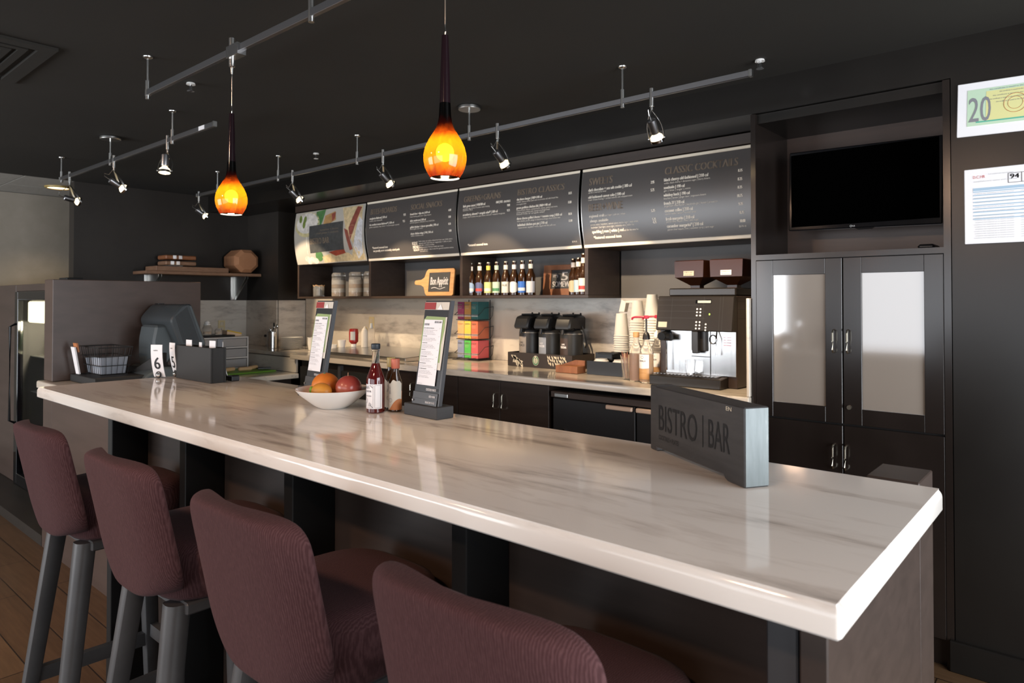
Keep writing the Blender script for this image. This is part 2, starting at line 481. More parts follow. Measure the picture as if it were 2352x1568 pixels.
# frosted panes: pale satin glass that also mirrors the windows opposite
m = mat('frosted_pane', (.30, .26, .22), 0.07, metal=0.0, spec=.9, ior=1.9)
m = mat('pane_back', (.4, .33, .27), .8)
def door(xa, xb, za, zb, px0, px1, pz0, pz1):
    d = mb_at(o)
    d.box(xa, px0, yf-.004, yf+.018, za, zb, .0015).box(px1, xb, yf-.004, yf+.018, za, zb, .0015)
    d.box(px0, px1, yf-.004, yf+.018, za, pz0, .0015).box(px0, px1, yf-.004, yf+.018, pz1, zb, .0015)
    d = d.build('door', wd, tc)
    mb_at(o).box(px0-.006, px1+.006, yf+.004, yf+.010, pz0-.006, pz1+.006).build('glass_pane', MT['frosted_pane'], d)
    return d
def pull(parent, x, za, zb, org, y=yf-.004, r=.0038, out=.026, mt='brass_nickel'):
    b = mb_at(org); b.tube([(x, y, za), (x, y-out*.8, za+.002), (x, y-out, za+.012), (x, y-out, (za+zb)/2), (x, y-out, zb-.012), (x, y-out*.8, zb-.002), (x, y, zb)], r, 8)
    b.build('handle', MT[mt], parent)
dl = door(-1.186, -.827, .880, 1.568, -1.113, -.893, .945, 1.502)
dr = door(-.822, -.466, .880, 1.568, -.752, -.53, .946, 1.503)
pull(dl, -.857, 1.174, 1.268, o); pull(dr, -.802, 1.174, 1.268, o)
mb_at(o).cyl((-.801, yf-.004, .95), (-.801, yf-.010, .95), .009).build('lock', MT['brass_nickel'], dr)
for xa, xb, hx in ((-1.186, -.827, -.86), (-.822, -.466, -.812)):
    d = mb_at(o).box(xa, xb, yf-.004, yf+.018, .105, .872, .0015).build('door', wd, tc)
    pull(d, hx, .694, .791, o)
mb_at(o).box(x0+.022, x1-.024, yf+.018, yf+.03, .1, 1.571).build('inner_panel', MT['black_matte'], tc)

# television
t = thing('television', 'black flat television hanging in the niche above the frosted cabinet doors', 'television', (-.79, 3.28, 1.89))
o = Vector((-.79, 3.28, 1.89)); b = mb_at(o); b.T = Matrix.Rotation(R(1), 4, 'Y') @ b.T
b.box(-1.113, -.497, 3.262, 3.305, 1.709, 2.073, .004).build('casing', MT['black_gloss'], t)
b = mb_at(o); b.box(-1.101, -.509, 3.2585, 3.2615, 1.730, 2.063).build('screen', MT['screen_black'], t)
b = mb_at(o); b.prism([(-.83, 1.709), (-.75, 1.709), (-.765, 1.7005), (-.815, 1.7005)], 'y', 3.258, 3.275).build('brand_bar', MT['black_gloss'], t)
b = mb_at(o); b.tube([(-.845+.004*math.cos(a), 3.2575, 1.7185+.004*math.sin(a)) for a in [2*PI*k/12 for k in range(12)]], .0007, 6, closed=True)
put_text(b, 'LG', -.838, -.829, 1.7155, .006, lambda u, v: (u, 3.2572, v)); b.build('brand_mark', MT['white_card'], t)
mb_at(o).box(-.87, -.73, 3.305, 3.458, 1.8, 1.98, .004).build('wall_bracket', MT['black_matte'], t)
o = Vector((-.535, 3.2, 1.594))
b = mb_at(o).box(-.565, -.505, 3.12, 3.26, 1.5945, 1.614, .008).build('remote_control', MT['black_plastic']); b.location = o
tag(b, 'small black remote control lying in the right corner below the television', 'remote control')

# framed certificates on the right-hand wall
def cert(name, label, x0, x1, z0, z1, tilt, fn):
    cx, cz = (x0+x1)/2, (z0+z1)/2
    t = thing(name, label, 'certificate', (cx, 3.05, cz)); t.rotation_euler = (0, R(tilt), 0)
    w, h = (x1-x0)/2, (z1-z0)/2
    MB().box(-w, w, -.012, -.001, -h, h, .002).build('mount_board', MT['white_card'], t)
    fn(t, w, h); return t
mat('cert_green', (.50, .66, .48), .5); mat('cert_yellow', (.68, .66, .30), .5); mat('cert_teal', (.10, .42, .30), .5)
def lic(t, w, h):
    MB().box(-w+.032, w-.032, -.0135, -.012, -h+.036, h-.028).build('certificate_paper', MT['cert_green'], t)
    b = MB()
    for k in range(24):                                             # pale yellow centre field and seal
        pass
    b.box(-w+.09, w-.09, -.0142, -.0136, -h+.05, h-.04)
    b.build('tinted_field', MT['cert_yellow'], t)
    b = MB(); f = lambda u, v: (u, -.0148, v)
    put_text(b, '20', -w+.037, -w+.105, -.048, .088, f); put_text(b, '19', w-.13, w-.06, -.040, .088, f)
    for k, (a, c) in enumerate(((.10, .06), (.13, .09), (.11, .07), (.10, .12), (.12, .10))):
        put_text(b, 'this certificate is issued to the establishment named below', -w+a, w-c, .062-.012*k, .0045, f)
    b.build('lettering', MT['grey_ink'], t)
    b = MB(); b.box(-w+.06, w-.05, -.0146, -.0142, -h+.046, -h+.051); b.build('rule_line', MT['cert_teal'], t)
    b = MB(); b.tube([(-.0+.034*math.cos(a), -.0146, .005+.034*math.sin(a)) for a in [2*PI*k/32 for k in range(32)]], .0012, 6, closed=True)
    b.tube([(.022*math.cos(a), -.0146, .005+.022*math.sin(a)) for a in [2*PI*k/32 for k in range(32)]], .0009, 6, closed=True)
    b.build('seal', MT['honey_wood'], t)
cert('framed_certificate', 'tilted pale green certificate numbered 20 in a white mount, high on the right wall', -.415, -.06, 1.998, 2.196, 1.5, lic)
mat('form_blue', (.36, .50, .62), .6); mat('form_grey', (.52, .53, .53), .6); mat('form_red', (.55, .10, .10), .6)
def form(t, w, h):
    g = MB(); bl = MB(); f = lambda u, v: (u, -.0136, v)
    for k in range(9): bl.box(-w+.028, w-.02, -.0132, -.0121, h-.088-.0125*k, h-.0845-.0125*k)
    bl.box(-w+.028, w-.02, -.0132, -.0121, h-.082, h-.072)
    for k in range(22): 
        if k > 11 or k % 2: put_text(g, 'compliance item inspected yes no remarks corrected', -w+.03+.002*(k % 3), -w+.15, h-.086-.0082*k, .0042, f); put_text(g, 'compliance item inspected yes no remarks corrected', -w+.17, w-.022-.004*(k % 2), h-.086-.0082*k, .0042, f)
    put_text(g, 'food establishment inspection report', -w+.075, -w+.150, h-.026, .005, f)
    put_text(g, 'establishment name and address', -w+.03, -w+.16, h-.05, .005, f)
    bl.build('blue_rows', MT['form_blue'], t); g.build('small_print', MT['form_grey'], t)
    r = MB(); put_text(r, 'D.C.HR', -w+.028, -w+.065, h-.036, .010, f); r.build('red_heading', MT['form_red'], t)
    k = MB(); put_text(k, '94', -w+.140, -w+.166, h-.047, .016, f, .0005); put_text(k, 'A', -w+.188, -w+.204, h-.047, .016, f)
    for x in (-w+.134, -w+.173, -w+.220): k.box(x, x+.0012, -.0135, -.0121, h-.062, h-.028)
    for z in (h-.062, h-.028): k.box(-w+.134, -w+.221, -.0135, -.0121, z, z+.0012)
    k.build('score_box', MT['ink'], t)
cert('inspection_form', 'white inspection form with score 94 on the right wall below the tilted certificate', -.395, -.09, 1.600, 1.877, 0, form)
# ================================================================== BACK COUNTER
ZK = .955
o = Vector((-3.8, 3.4, ZK))
b = MB(); b.T = at(o)
round_slab(b, -5.0, -1.2125, 3.02, 3.735, ZK-.038, ZK, .006, .008)
b.box(-6.49, -5.0001, 3.10, 3.44, ZK-.034, ZK, .004).box(-5.915, -5.0001, 3.44, 3.735, ZK-.034, ZK)
b = b.build('back_counter', MT['counter_stone']); b.location = o
tag(b, 'long white stone back counter under the menu boards', 'counter')
o = Vector((-3.8, 3.74, 1.17)); b = mb_at(o)
b.box(-5.90, -1.2125, 3.737, 3.749, ZK+.001, 1.405).box(-5.919, -5.9045, 3.452, 3.735, ZK+.001, 1.392)
b.box(-6.498, -5.921, 3.435, 3.449, ZK+.001, 1.392).box(-6.4985, -6.4865, 2.06, 3.434, .801, 1.392)
b = b.build('backsplash', MT['splash_stone']); b.location = o
tag(b, 'veined marble backsplash along the wall behind the back counter', 'backsplash')
o = Vector((-1.205, 3.4, 1.18))
b = mb_at(o).box(-1.2265, -1.2125, 3.03, 3.735, ZK+.001, 1.40, .002).build('side_splash', MT['counter_stone']); b.location = o
tag(b, 'upright white stone side slab between espresso machine and tall cabinet', 'side slab')
# lower prep counter along the left wall
o = Vector((-5.7, 2.5, .8)); b = MB(); b.T = at(o)
round_slab(b, -6.485, -4.95, 2.06, 3.075, .762, .80, .006, .008)
b = b.build('prep_counter', MT['counter_stone']); b.location = o
tag(b, 'lower white prep counter against the left kitchen wall', 'counter')
o = Vector((-5.7, 3.09, .86))
b = mb_at(o).box(-6.485, -5.0, 3.078, 3.096, .802, ZK-.036).build('riser_panel', MT['splash_stone']); b.location = o
tag(b, 'short marble riser panel between prep counter and back counter', 'panel')
b = MB().box(-6.48, -5.06, 2.08, 3.07, 0, .76)
b = b.build('prep_cabinet', MT['espresso_wood']); tag(b, 'dark cabinet base under the lower prep counter', 'cabinet')
# base cabinets
def base_cab(name, label, x0, x1, doors, hand):
    t = thing(name, label, 'cabinet', ((x0+x1)/2, 3.4, 0)); o = Vector(t.location)
    mb_at(o).box(x0, x1, 3.075, 3.73, .09, ZK-.04).build('carcass', MT['espresso_wood'], t)
    mb_at(o).box(x0, x1, 3.13, 3.70, 0, .0895).build('toe_kick', MT['black_matte'], t)
    for (a, c), hx in zip(doors, hand):
        d = mb_at(o).box(a+.0015, c-.0015, 3.055, 3.074, .1, ZK-.045, .0015).build('door', MT['espresso_wood'], t)
        if hx: pull(d, hx, .742, .834, o, 3.055)
base_cab('base_cabinet', 'dark base cabinet with a pair of bar handles left of the undercounter fridge', -3.10, -2.372, [(-3.10, -2.74), (-2.74, -2.372)], [-2.773, -2.707])
base_cab('base_cabinet', 'dark base cabinet behind the front menu holder', -3.86, -3.102, [(-3.86, -3.49), (-3.49, -3.102)], [-3.53, -3.45])
t = thing('prep_fridge', 'dark undercounter prep unit below the steel lid at left', 'fridge', (-4.4, 3.4, 0)); o = Vector(t.location)
mb_at(o).box(-4.93, -3.862, 3.09, 3.73, .09, ZK-.04).build('body', MT['espresso_wood'], t)
mb_at(o).box(-4.93, -3.862, 3.13, 3.70, 0, .089).build('toe_kick', MT['black_matte'], t)
for a, c in ((-4.92, -4.40), (-4.36, -3.87)): mb_at(o).box(a, c, 3.065, 3.089, .12, .86, .003).build('door', MT['black_matte'], t)
mb_at(o).box(-4.395, -4.365, 3.06, 3.089, .1, .9).build('mullion', MT['grey_post'], t)
# undercounter fridge with two doors
t = thing('undercounter_fridge', 'black two-door undercounter fridge with tan grab handles below the back counter', 'fridge', (-1.8, 3.4, 0)); o = Vector(t.location)
mb_at(o).box(-2.35, -1.23, 3.075, 3.72, .05, .885).build('body', MT['black_matte'], t)
mb_at(o).box(-2.35, -1.23, 3.045, 3.074, .852, .885, .002).build('top_rail', MT['espresso_wood_x'], t)
mat('tan_handle', (.50, .36, .27), .4)
for a, c, h in ((-2.335, -1.812, (-1.977, -1.82)), (-1.803, -1.245, (-1.797, -1.64))):
    d = mb_at(o).box(a, c, 3.045, 3.074, .12, .848, .003).build('door', MT['black_plastic'], t)
    mb_at(o).box(h[0], h[1], 3.024, 3.0445, .824, .846, .004).build('handle', MT['tan_handle'], d)
    mb_at(o).box(c-.003, c+.001, 3.042, 3.0455, .13, .84).build('edge_trim', MT['grey_post'], d)
mb_at(o).cyl((-2.255, 3.0445, .673), (-2.255, 3.035, .673), .012).build('lock', MT['chrome'], t)
mb_at(o).box(-2.32, -2.23, 3.037, 3.0445, .856, .876, .002).build('hinge_bracket', MT['nickel'], t)

# ================================================================== WALL SHELF AND MENU BOARDS
ue = MT['espresso_wood_x']
t = thing('wall_shelf_unit', 'dark open wall shelf with four niches below the menu boards', 'shelf', (-3.9, 3.5, 1.41)); o = Vector(t.location)
ua, ub, uf, ud = -5.455, -2.322, 3.37, 3.735
mb_at(o).box(ua, ub, uf, ud, 1.406, 1.424, .001).build('bottom_board', ue, t)
mb_at(o).box(ua, ub, uf+.03, ud, 1.702, 1.718, .001).build('top_board', ue, t)
for x in (-5.455, -4.425, -3.400, -2.346):
    mb_at(o).box(x, x+.024, uf, ud, 1.4245, 1.7015, .001).build('divider', ue, t)
mb_at(o).box(ua, ub, ud-.012, ud, 1.4245, 1.7015).build('back_panel', MT['blue_wall'], t)
# casing the boards hang in: top board and uprights between the boards
t = thing('menu_casing', 'dark wooden casing framing the row of menu boards', 'casing', (-3.4, 3.45, 2.2)); o = Vector(t.location)
mb_at(o).box(-5.48, -1.2125, 3.36, ud, 2.176, 2.231, .001).build('header_board', ue, t)
for x in (-5.48, -4.448, -3.410, -2.366): mb_at(o).box(x, x+.012, 3.385, ud, 1.72, 2.1755).build('upright', ue, t)
mb_at(o).box(-5.46, -1.2125, 3.5, 3.515, 1.72, 2.1755).build('rear_panel', MT['black_matte'], t)
mb_at(o).box(-1.232, -1.2125, 3.40, ud, 1.405, 2.175).build('end_upright', ue, t)
mb_at(o).box(-2.32, -1.2125, 3.40, ud, 1.704, 1.718).build('lower_board', ue, t)
b = MB().box(-2.32, -1.24, 3.737, 3.749, 1.4055, 1.703); b = b.build('wall_panel', MT['blue_wall']); tag(b, 'blue grey wall panel behind the coffee machine', 'panel')

ZT, ZBt = 2.166, 1.709
def bow(z):                     # boards bulge forward in the middle and fall back at the foot
    s = (ZT - z)/(ZT-ZBt)
    return 3.365 - .030*math.sin(PI*min(max(s, 0), 1)*.80) + .034*max(s, 0)**2
TXT_b2=[
  ('H', 'BITES+BOARDS', -4.379, -4.062, 2.066, 0.043),
  ('H', 'SOCIAL SNACKS', -3.896, -3.562, 2.062, 0.041),
  ('I', 'margherita flatbread | 530 cal', -4.386, -4.175, 2.027, 0.016),
  ('S', 'tomato, basil, mozzarella', -4.386, -4.229, 2.01, 0.01),
  ('I', 'the mediterranean flatbread* | 530 cal', -4.386, -4.086, 1.978, 0.015),
  ('S', 'grilled vegetables, feta, olives + roasted pepper spread', -4.386, -4.025, 1.961, 0.009),
  ('P', '9.25', -3.976, -3.952, 2.025, 0.017),
  ('P', '9.5', -3.981, -3.957, 1.977, 0.017),
  ('I', 'french fries + dip trio | 670 cal', -3.901, -3.686, 2.023, 0.015),
  ('S', 'house ketchup, garlic aioli + spicy mustard', -3.901, -3.67, 2.006, 0.009),
  ('I', 'slider mushroom | 530 cal', -3.898, -3.726, 1.974, 0.014),
  ('S', 'portobello, gruyere, caramelized onion, brioche bun', -3.898, -3.633, 1.961, 0.009),
  ('I', 'grilled chicken + cheese quesadilla | 780 cal', -3.898, -3.593, 1.926, 0.015),
  ('S', 'pico de gallo, sour cream', -3.898, -3.759, 1.914, 0.009),
  ('I', 'classic chicken wings | 740 | 760 cal', -3.895, -3.653, 1.878, 0.014),
  ('S', 'buffalo or barbecue sauce', -3.892, -3.754, 1.864, 0.009),
  ('P', '6.00', -3.49, -3.465, 2.019, 0.015),
  ('P', '7.00', -3.49, -3.465, 1.971, 0.015),
  ('P', '8.50', -3.489, -3.465, 1.922, 0.015),
  ('P', '8.00', -3.486, -3.462, 1.874, 0.015),
  ('K', "KIDS'", -3.887, -3.829, 1.801, 0.023),
  ('K', 'MENU', -3.884, -3.818, 1.773, 0.024),
  ('K', 'READY', -3.881, -3.818, 1.756, 0.013),
  ('S', 'little ones can pick a favorite from our kids menu', -3.813, -3.46, 1.82, 0.009),
  ('S', 'served with fresh fruit or vegetables + milk or juice', -3.813, -3.472, 1.805, 0.009),
  ('S', 'ask for a menu today', -3.813, -3.651, 1.791, 0.009),
  ('S', 'additional nutrition information available upon request', -3.813, -3.56, 1.776, 0.009),
  ('S', '2,000 calories a day is used for general nutrition advice', -3.813, -3.46, 1.76, 0.009),
  ('S', 'but needs vary', -3.813, -3.73, 1.748, 0.009),
  ('I', '*featured seasonal item', -4.365, -4.176, 1.796, 0.016),
  ('I', 'we proudly serve sustainably raised pork', -4.36, -4.041, 1.772, 0.016),
]
TXT_b3=[
  ('H', 'GREENS+GRAINS', -3.341, -3.002, 2.066, 0.04),
  ('H', 'BISTRO CLASSICS', -2.853, -2.482, 2.066, 0.038),
  ('I', 'little gems caesar | 410/700 cal', -3.345, -3.138, 2.031, 0.017),
  ('S', 'parmesan, egg, anchovy croutons, caesar dressing', -3.345, -3.096, 2.016, 0.01),
  ('S', 'add chicken | 180 cal', -3.345, -3.253, 2.005, 0.009),
  ('P', 'HALF | FULL', -3.038, -2.979, 2.032, 0.015),
  ('P', 'ENTREE', -2.969, -2.913, 2.03, 0.014),
  ('P', '9.00', -2.939, -2.916, 2.003, 0.015),
  ('P', '9.75', -2.939, -2.916, 1.969, 0.015),
  ('I', 'strawberry, almond + arugula salad* | 580 cal', -3.345, -3.023, 1.972, 0.016),
  ('S', 'arugula, fresh strawberries, goat cheese, almonds + balsamic vinaigrette', -3.345, -2.958, 1.957, 0.009),
  ('I', 'the bistro burger | 860+140 cal', -2.858, -2.652, 2.032, 0.015),
  ('S', 'cheddar, lettuce, tomato, garlic aioli on a brioche roll, with french fries', -2.858, -2.525, 2.018, 0.008),
  ('S', 'or arugula salad', -2.858, -2.778, 2.003, 0.009),
  ('I', 'green goddess chicken blt | 860+140 cal', -2.858, -2.583, 1.977, 0.015),
  ('S', 'rotisserie-style chicken, smoked bacon, lettuce, pickled red onion,', -2.858, -2.527, 1.963, 0.008),
  ('S', 'tomato, green goddess aioli, toasted sourdough bread', -2.858, -2.588, 1.95, 0.008),
  ('S', 'french fries or arugula salad', -2.858, -2.631, 1.938, 0.008),
  ('I', 'three cheese grilled cheese + tomato soup | 850 cal', -2.856, -2.496, 1.908, 0.015),
  ('S', 'white cheddar, gruyere, asiago on toasted sourdough, classic tomato basil', -2.856, -2.509, 1.894, 0.008),
  ('I', 'individual chicken pot pie | 710 cal', -2.853, -2.611, 1.867, 0.016),
  ('S', 'roasted chicken, vegetables + herbs, topped with flaky puff crust', -2.851, -2.547, 1.852, 0.009),
  ('P', '11.75', -2.445, -2.424, 2.031, 0.015),
  ('P', '11.00', -2.447, -2.424, 1.976, 0.015),
  ('P', '10.50', -2.445, -2.422, 1.906, 0.014),
  ('P', '12.00', -2.445, -2.42, 1.865, 0.014),
  ('I', '*featured seasonal item', -3.317, -3.133, 1.763, 0.016),
  ('S', 'BB-FW-18', -2.437, -2.403, 1.741, 0.007),
]
TXT_b4=[
  ('H', 'SWEETS', -2.298, -2.139, 2.068, 0.043),
  ('H', 'BEER+WINE', -2.298, -2.067, 1.914, 0.042),
  ('I', 'dark chocolate + sea salt cookie | 380 cal', -2.301, -2.009, 2.032, 0.017),
  ('S', 'ask for it warmed to order', -2.301, -2.175, 2.02, 0.01),
  ('I', 'old-fashioned carrot cake | 590 cal', -2.301, -2.054, 1.99, 0.016),
  ('S', 'cream cheese frosting + candied walnuts with whipped cream', -2.301, -2.002, 1.977, 0.009),
  ('I', 'regional craft', -2.296, -2.191, 1.878, 0.016),
  ('S', 'ipa | lager | pale ale | wheat', -2.187, -2.05, 1.879, 0.01),
  ('I', 'always available', -2.293, -2.166, 1.85, 0.016),
  ('S', 'corona extra | heineken | samuel adams boston lager | stella artois', -2.291, -1.971, 1.83, 0.011),
  ('S', 'budweiser | bud light | coors light | michelob ultra | miller lite', -2.289, -1.999, 1.814, 0.011),
  ('I', 'sparkling | rose | white | red', -2.284, -2.07, 1.786, 0.017),
  ('S', 'ask for the wine list', -2.066, -1.973, 1.786, 0.01),
  ('I', '*featured seasonal item', -2.277, -2.09, 1.752, 0.017),
  ('P', '2.95', -1.887, -1.866, 2.033, 0.016),
  ('P', '5.75', -1.886, -1.865, 1.99, 0.016),
  ('P', '5.75', -1.885, -1.862, 1.877, 0.015),
  ('P', '5.25', -1.881, -1.86, 1.831, 0.014),
  ('P', '4.75', -1.879, -1.857, 1.814, 0.015),
  ('H', 'CLASSIC COCKTAILS', -1.803, -1.395, 2.073, 0.04),
  ('I', 'black cherry old-fashioned | 210 cal', -1.806, -1.553, 2.036, 0.017),
  ('S', 'vodka, black cherry + demerara sugar | cherry bitters', -1.806, -1.542, 2.021, 0.009),
  ('I', 'southside | 190 cal', -1.806, -1.685, 1.994, 0.016),
  ('S', 'gin | lime | sugar | mint', -1.806, -1.65, 1.98, 0.009),
  ('I', 'whiskey buck | 190 cal', -1.807, -1.655, 1.953, 0.016),
  ('S', 'bourbon | lemon | ginger beer | angostura bitters', -1.806, -1.563, 1.938, 0.009),
  ('I', 'french 77 | 210 cal', -1.806, -1.687, 1.908, 0.017),
  ('S', 'st-germain elderflower | hendricks gin | lemon | prosecco', -1.804, -1.501, 1.896, 0.009),
  ('I', 'coconut collins | 210 cal', -1.802, -1.64, 1.868, 0.017),
  ('S', 'absolut vodka | lemon | coconut water', -1.801, -1.621, 1.854, 0.009),
  ('I', 'fresh margarita | 210 cal', -1.799, -1.634, 1.824, 0.017),
  ('S', 'patron silver tequila | lime | cane sugar', -1.797, -1.612, 1.812, 0.009),
  ('I', 'cucumber margarita* | 210 cal', -1.796, -1.588, 1.785, 0.017),
  ('S', 'patron silver tequila | lime | cucumber syrup | cane sugar', -1.794, -1.528, 1.77, 0.009),
  ('P', '8.75', -1.392, -1.371, 2.038, 0.014),
  ('P', '8.25', -1.393, -1.371, 1.994, 0.015),
  ('P', '8.25', -1.393, -1.371, 1.953, 0.014),
  ('P', '10.75', -1.395, -1.37, 1.91, 0.015),
  ('P', '9.25', -1.39, -1.369, 1.869, 0.014),
  ('P', '8.75', -1.387, -1.366, 1.826, 0.015),
  ('P', '10.00', -1.388, -1.362, 1.784, 0.015),
  ('S', 'BB-FW-18', -1.396, -1.36, 1.76, 0.005),
]
TXT_b1=[
  ('H', 'BISTRO BAR', -5.216, -4.934, 1.876, 0.05),
]

def menu_board(name, label, xa, xb, rows, face, rails=True):
    t = thing(name, label, 'menu board', ((xa+xb)/2, 3.37, 1.94), group='menu boards over the back counter'); o = Vector(t.location)
    n = 14; zs = [ZBt + (ZT-ZBt)*i/n for i in range(n+1)]
    b = mb_at(o)
    b.loft([[(xa, bow(z), z), (xb, bow(z), z), (xb, bow(z)+.004, z), (xa, bow(z)+.004, z)] for z in zs], smooth=False)
    b.build('sheet', face, t)
    if rails:
        mb_at(o).box(xa, xb, bow(ZT)-.006, bow(ZT)+.006, ZT-.012, ZT+.004, .003).build('top_rail', MT['rail_white'], t)
        mb_at(o).box(xa, xb, bow(ZBt)-.008, bow(ZBt)+.006, ZBt-.006, ZBt+.013, .003).build('bottom_rail', MT['rail_white'], t)
        for x in (xa, xb-.004):
            b = mb_at(o); b.loft([[(x, bow(z)-.002, z), (x+.004, bow(z)-.002, z), (x+.004, bow(z)+.003, z), (x, bow(z)+.003, z)] for z in zs], smooth=False)
            b.build('side_edge', MT['nickel'], t)
    f = lambda u, v: (u, bow(v)-.0012, v)
    tx = mb_at(o); nt = 0
    for s, body, u0, u1, v, h in rows:
        if s == 'H':
            hd = mb_at(o); put_text(hd, body, u0, u1, v, h, f, .0018); hd.build('heading', MT['board_heading'], t, auto=False, recalc=False)
        else: put_text(tx, body, u0, u1, v, max(h, .0095 if s == 'S' else .014), f, .0012 if s in 'IKP' else 0); nt += 1
    if nt: tx.build('menu_text', MT['board_text'], t, auto=False, recalc=False)
    return t
menu_board('menu_board', 'dark menu board headed BITES+BOARDS and SOCIAL SNACKS', -4.436, -3.414, TXT_b2, MT['board_dark'])
menu_board('menu_board', 'dark menu board headed GREENS+GRAINS and BISTRO CLASSICS', -3.398, -2.372, TXT_b3, MT['board_dark'])
menu_board('menu_board', 'widest-looking dark menu board headed SWEETS, BEER+WINE and CLASSIC COCKTAILS', -2.353, -1.2335, TXT_b4, MT['board_dark'])
mat('poster_grey', (.42, .40, .36), .45)
pb = menu_board('menu_board', 'colour food photo board with a dark BISTRO BAR square, leftmost over the shelf', -5.470, -4.46, [], MT['poster_grey'], rails=False)
def poster(t):
    o = Vector(t.location)
    Wd, Hd = 1.01, ZT-ZBt
    def P(u, v, e=.0012): z = ZT - v*Hd; return (-5.470+u*Wd, bow(z)-e, z)
    def blob(name, cols, shapes):
        for k, (col, shp) in enumerate(zip(cols, shapes)):
            pass
    def patch(name, col, pts, e):
        b = mb_at(o)
        # cut tall patches into strips so that they follow the bow
        vs = [P(u, v, e) for u, v in pts]
        b.bm.faces.new([b.bm.verts.new(b.T @ Vector(p)) for p in vs])
        bmesh.ops.triangulate(b.bm, faces=b.bm.faces[:])
        bmesh.ops.subdivide_edges(b.bm, edges=b.bm.edges[:], cuts=3, use_grid_fill=True)
        for vtx in b.bm.verts:
            z = vtx.co.z + o.z; vtx.co.y = bow(z)-e - o.y
        mname = 'print_'+name
        if mname not in MT: noisy(mname, [(0.3, tuple(.72*c for c in col)), (0.7, tuple(min(1, 1.2*c) for c in col))], nscale=28, rough=.45)
        return b.build(name, MT[mname], t, auto=False)
    def ell(cx, cy, rx, ry, n=20, a0=0, rot=0):
        return [(cx + rx*math.cos(a)*math.cos(rot) - ry*math.sin(a)*math.sin(rot)*.45, cy + ry*math.sin(a)*math.cos(rot) + rx*math.cos(a)*math.sin(rot)*2.2) for a in [a0+2*PI*i/n for i in range(n)]]
    patch('cocktail_glass', (.52, .47, .26), ell(.20, .25, .185, .24), .0013)
    patch('glass_foam', (.60, .58, .55), ell(.195, .22, .165, .20), .0017)
    patch('glass_stem', (.55, .54, .50), [(.185, .48), (.205, .48), (.20, .86), (.19, .86)], .0013)
    for c in ((.09, .13, -.5), (.16, .15, .4), (.15, .24, .1)): patch('mint_leaf', (.16, .22, .05), ell(c[0], c[1], .022, .075, 14, 0, c[2]*.3), .0021)
    patch('green_herb', (.08, .20, .07), [(.32, .02), (.46, .0), (.43, .20), (.40, .34), (.34, .33)], .0013)
    patch('green_herb', (.07, .17, .06), ell(.36, .86, .055, .10), .0013)
    patch('toast', (.40, .24, .10), [(.46, .12), (.60, .06), (.62, .22), (.50, .30), (.44, .28)], .0014)
    patch('cured_meat', (.26, .07, .05), [(.55, .10), (.61, .08), (.60, .20), (.57, .24)], .0018)
    patch('flatbread', (.58, .46, .27), [(.70, .02), (.97, .02), (.985, .98), (.80, .99), (.86, .70), (.76, .40)], .0013)
    patch('cured_meat', (.27, .08, .06), [(.90, .03), (.96, .05), (.86, .48), (.82, .62), (.80, .40)], .0017)
    patch('cured_meat', (.25, .08, .06), [(.74, .40), (.79, .44), (.84, .78), (.80, .80)], .0017)
    patch('white_plate', (.62, .62, .64), [(.94, .22), (.985, .30), (.97, .86), (.90, .96), (.855, .72)], .0019)
    patch('flatbread', (.56, .36, .16), [(.40, .88), (.60, .80), (.78, .84), (.88, .98), (.42, .99)], .0015)
    patch('tomato', (.33, .06, .03), [(.50, .80), (.72, .76), (.74, .84), (.60, .88)], .0018)
    for c in ((.18, .90), (.25, .92), (.21, .95), (.30, .95)): patch('garlic', (.66, .60, .54), ell(c[0], c[1], .04, .055), .0016)
    patch('dark_square', (.055, .058, .06), [(.235, .285), (.725, .262), (.725, .775), (.235, .80)], .0024)
    b = mb_at(o); f = lambda u, v: (u, bow(v)-.0032, v)
    for s, body, u0, u1, v, h in TXT_b1: put_text(b, body, u0, u1, v, h, f, .0015)
    put_text(b, 'breakfast + dinner', -5.06, -4.80, 1.985, .014, f); put_text(b, 'small plates + cocktails', -5.12, -4.80, 1.958, .014, f)
    b.build('heading', MT['board_heading'], t, auto=False, recalc=False)
poster(pb)

# ================================================================== THINGS ON THE WALL SHELF
ZS = 1.4245
def jarlike(t, prof, m_, name='glass', seg=20): return MB().lathe(prof, seg=seg).build(name, m_, t)
mat('jar_glass', (.92, .90, .86), .05, trans=.85, ior=1.3)
mat('sand_light', (.80, .74, .64), .8); mat('sand_brown', (.52, .36, .22), .8)
def layered_jar(loc, label):
    t = thing('layered_jar', label, 'jar', loc, 0, 'glass storage jars on the wall shelf')
    for k, (a, c) in enumerate(((.004, .035), (.036, .070), (.071, .103), (.104, .140))):
        MB().lathe([(.054, a), (.056, (a+c)/2), (.054, c)]).build('filling_layer', MT['sand_light' if k % 2 else 'sand_brown'], t)
    MB().lathe([(.056, 0), (.0605, .004), (.0605, .15), (.056, .168), (.057, .174)], cap=False).build('glass', MT['jar_glass'], t)
    MB().lathe([(.057, .172), (.060, .176), (.060, .190), (.05, .204), (.0, .207)]).build('lid', MT['jar_glass'], t)
    MB().tube([(.061*math.cos(a), .061*math.sin(a), .169) for a in [2*PI*k/24 for k in range(24)]], .002, 6, closed=True).tube([(-.061, -.01, .169), (-.071, -.012, .160), (-.066, -.012, .140)], .003, 6).build('clasp', MT['brass_nickel'], t)
layered_jar((-5.018, 3.5, ZS), 'clip-top glass jar with tan and white layers, leftmost on the shelf')
layered_jar((-4.769, 3.5, ZS), 'clip-top glass jar with tan and white layers, middle one on the shelf')
layered_jar((-4.565, 3.5, ZS), 'clip-top glass jar of layers half hidden behind the shelf divider')
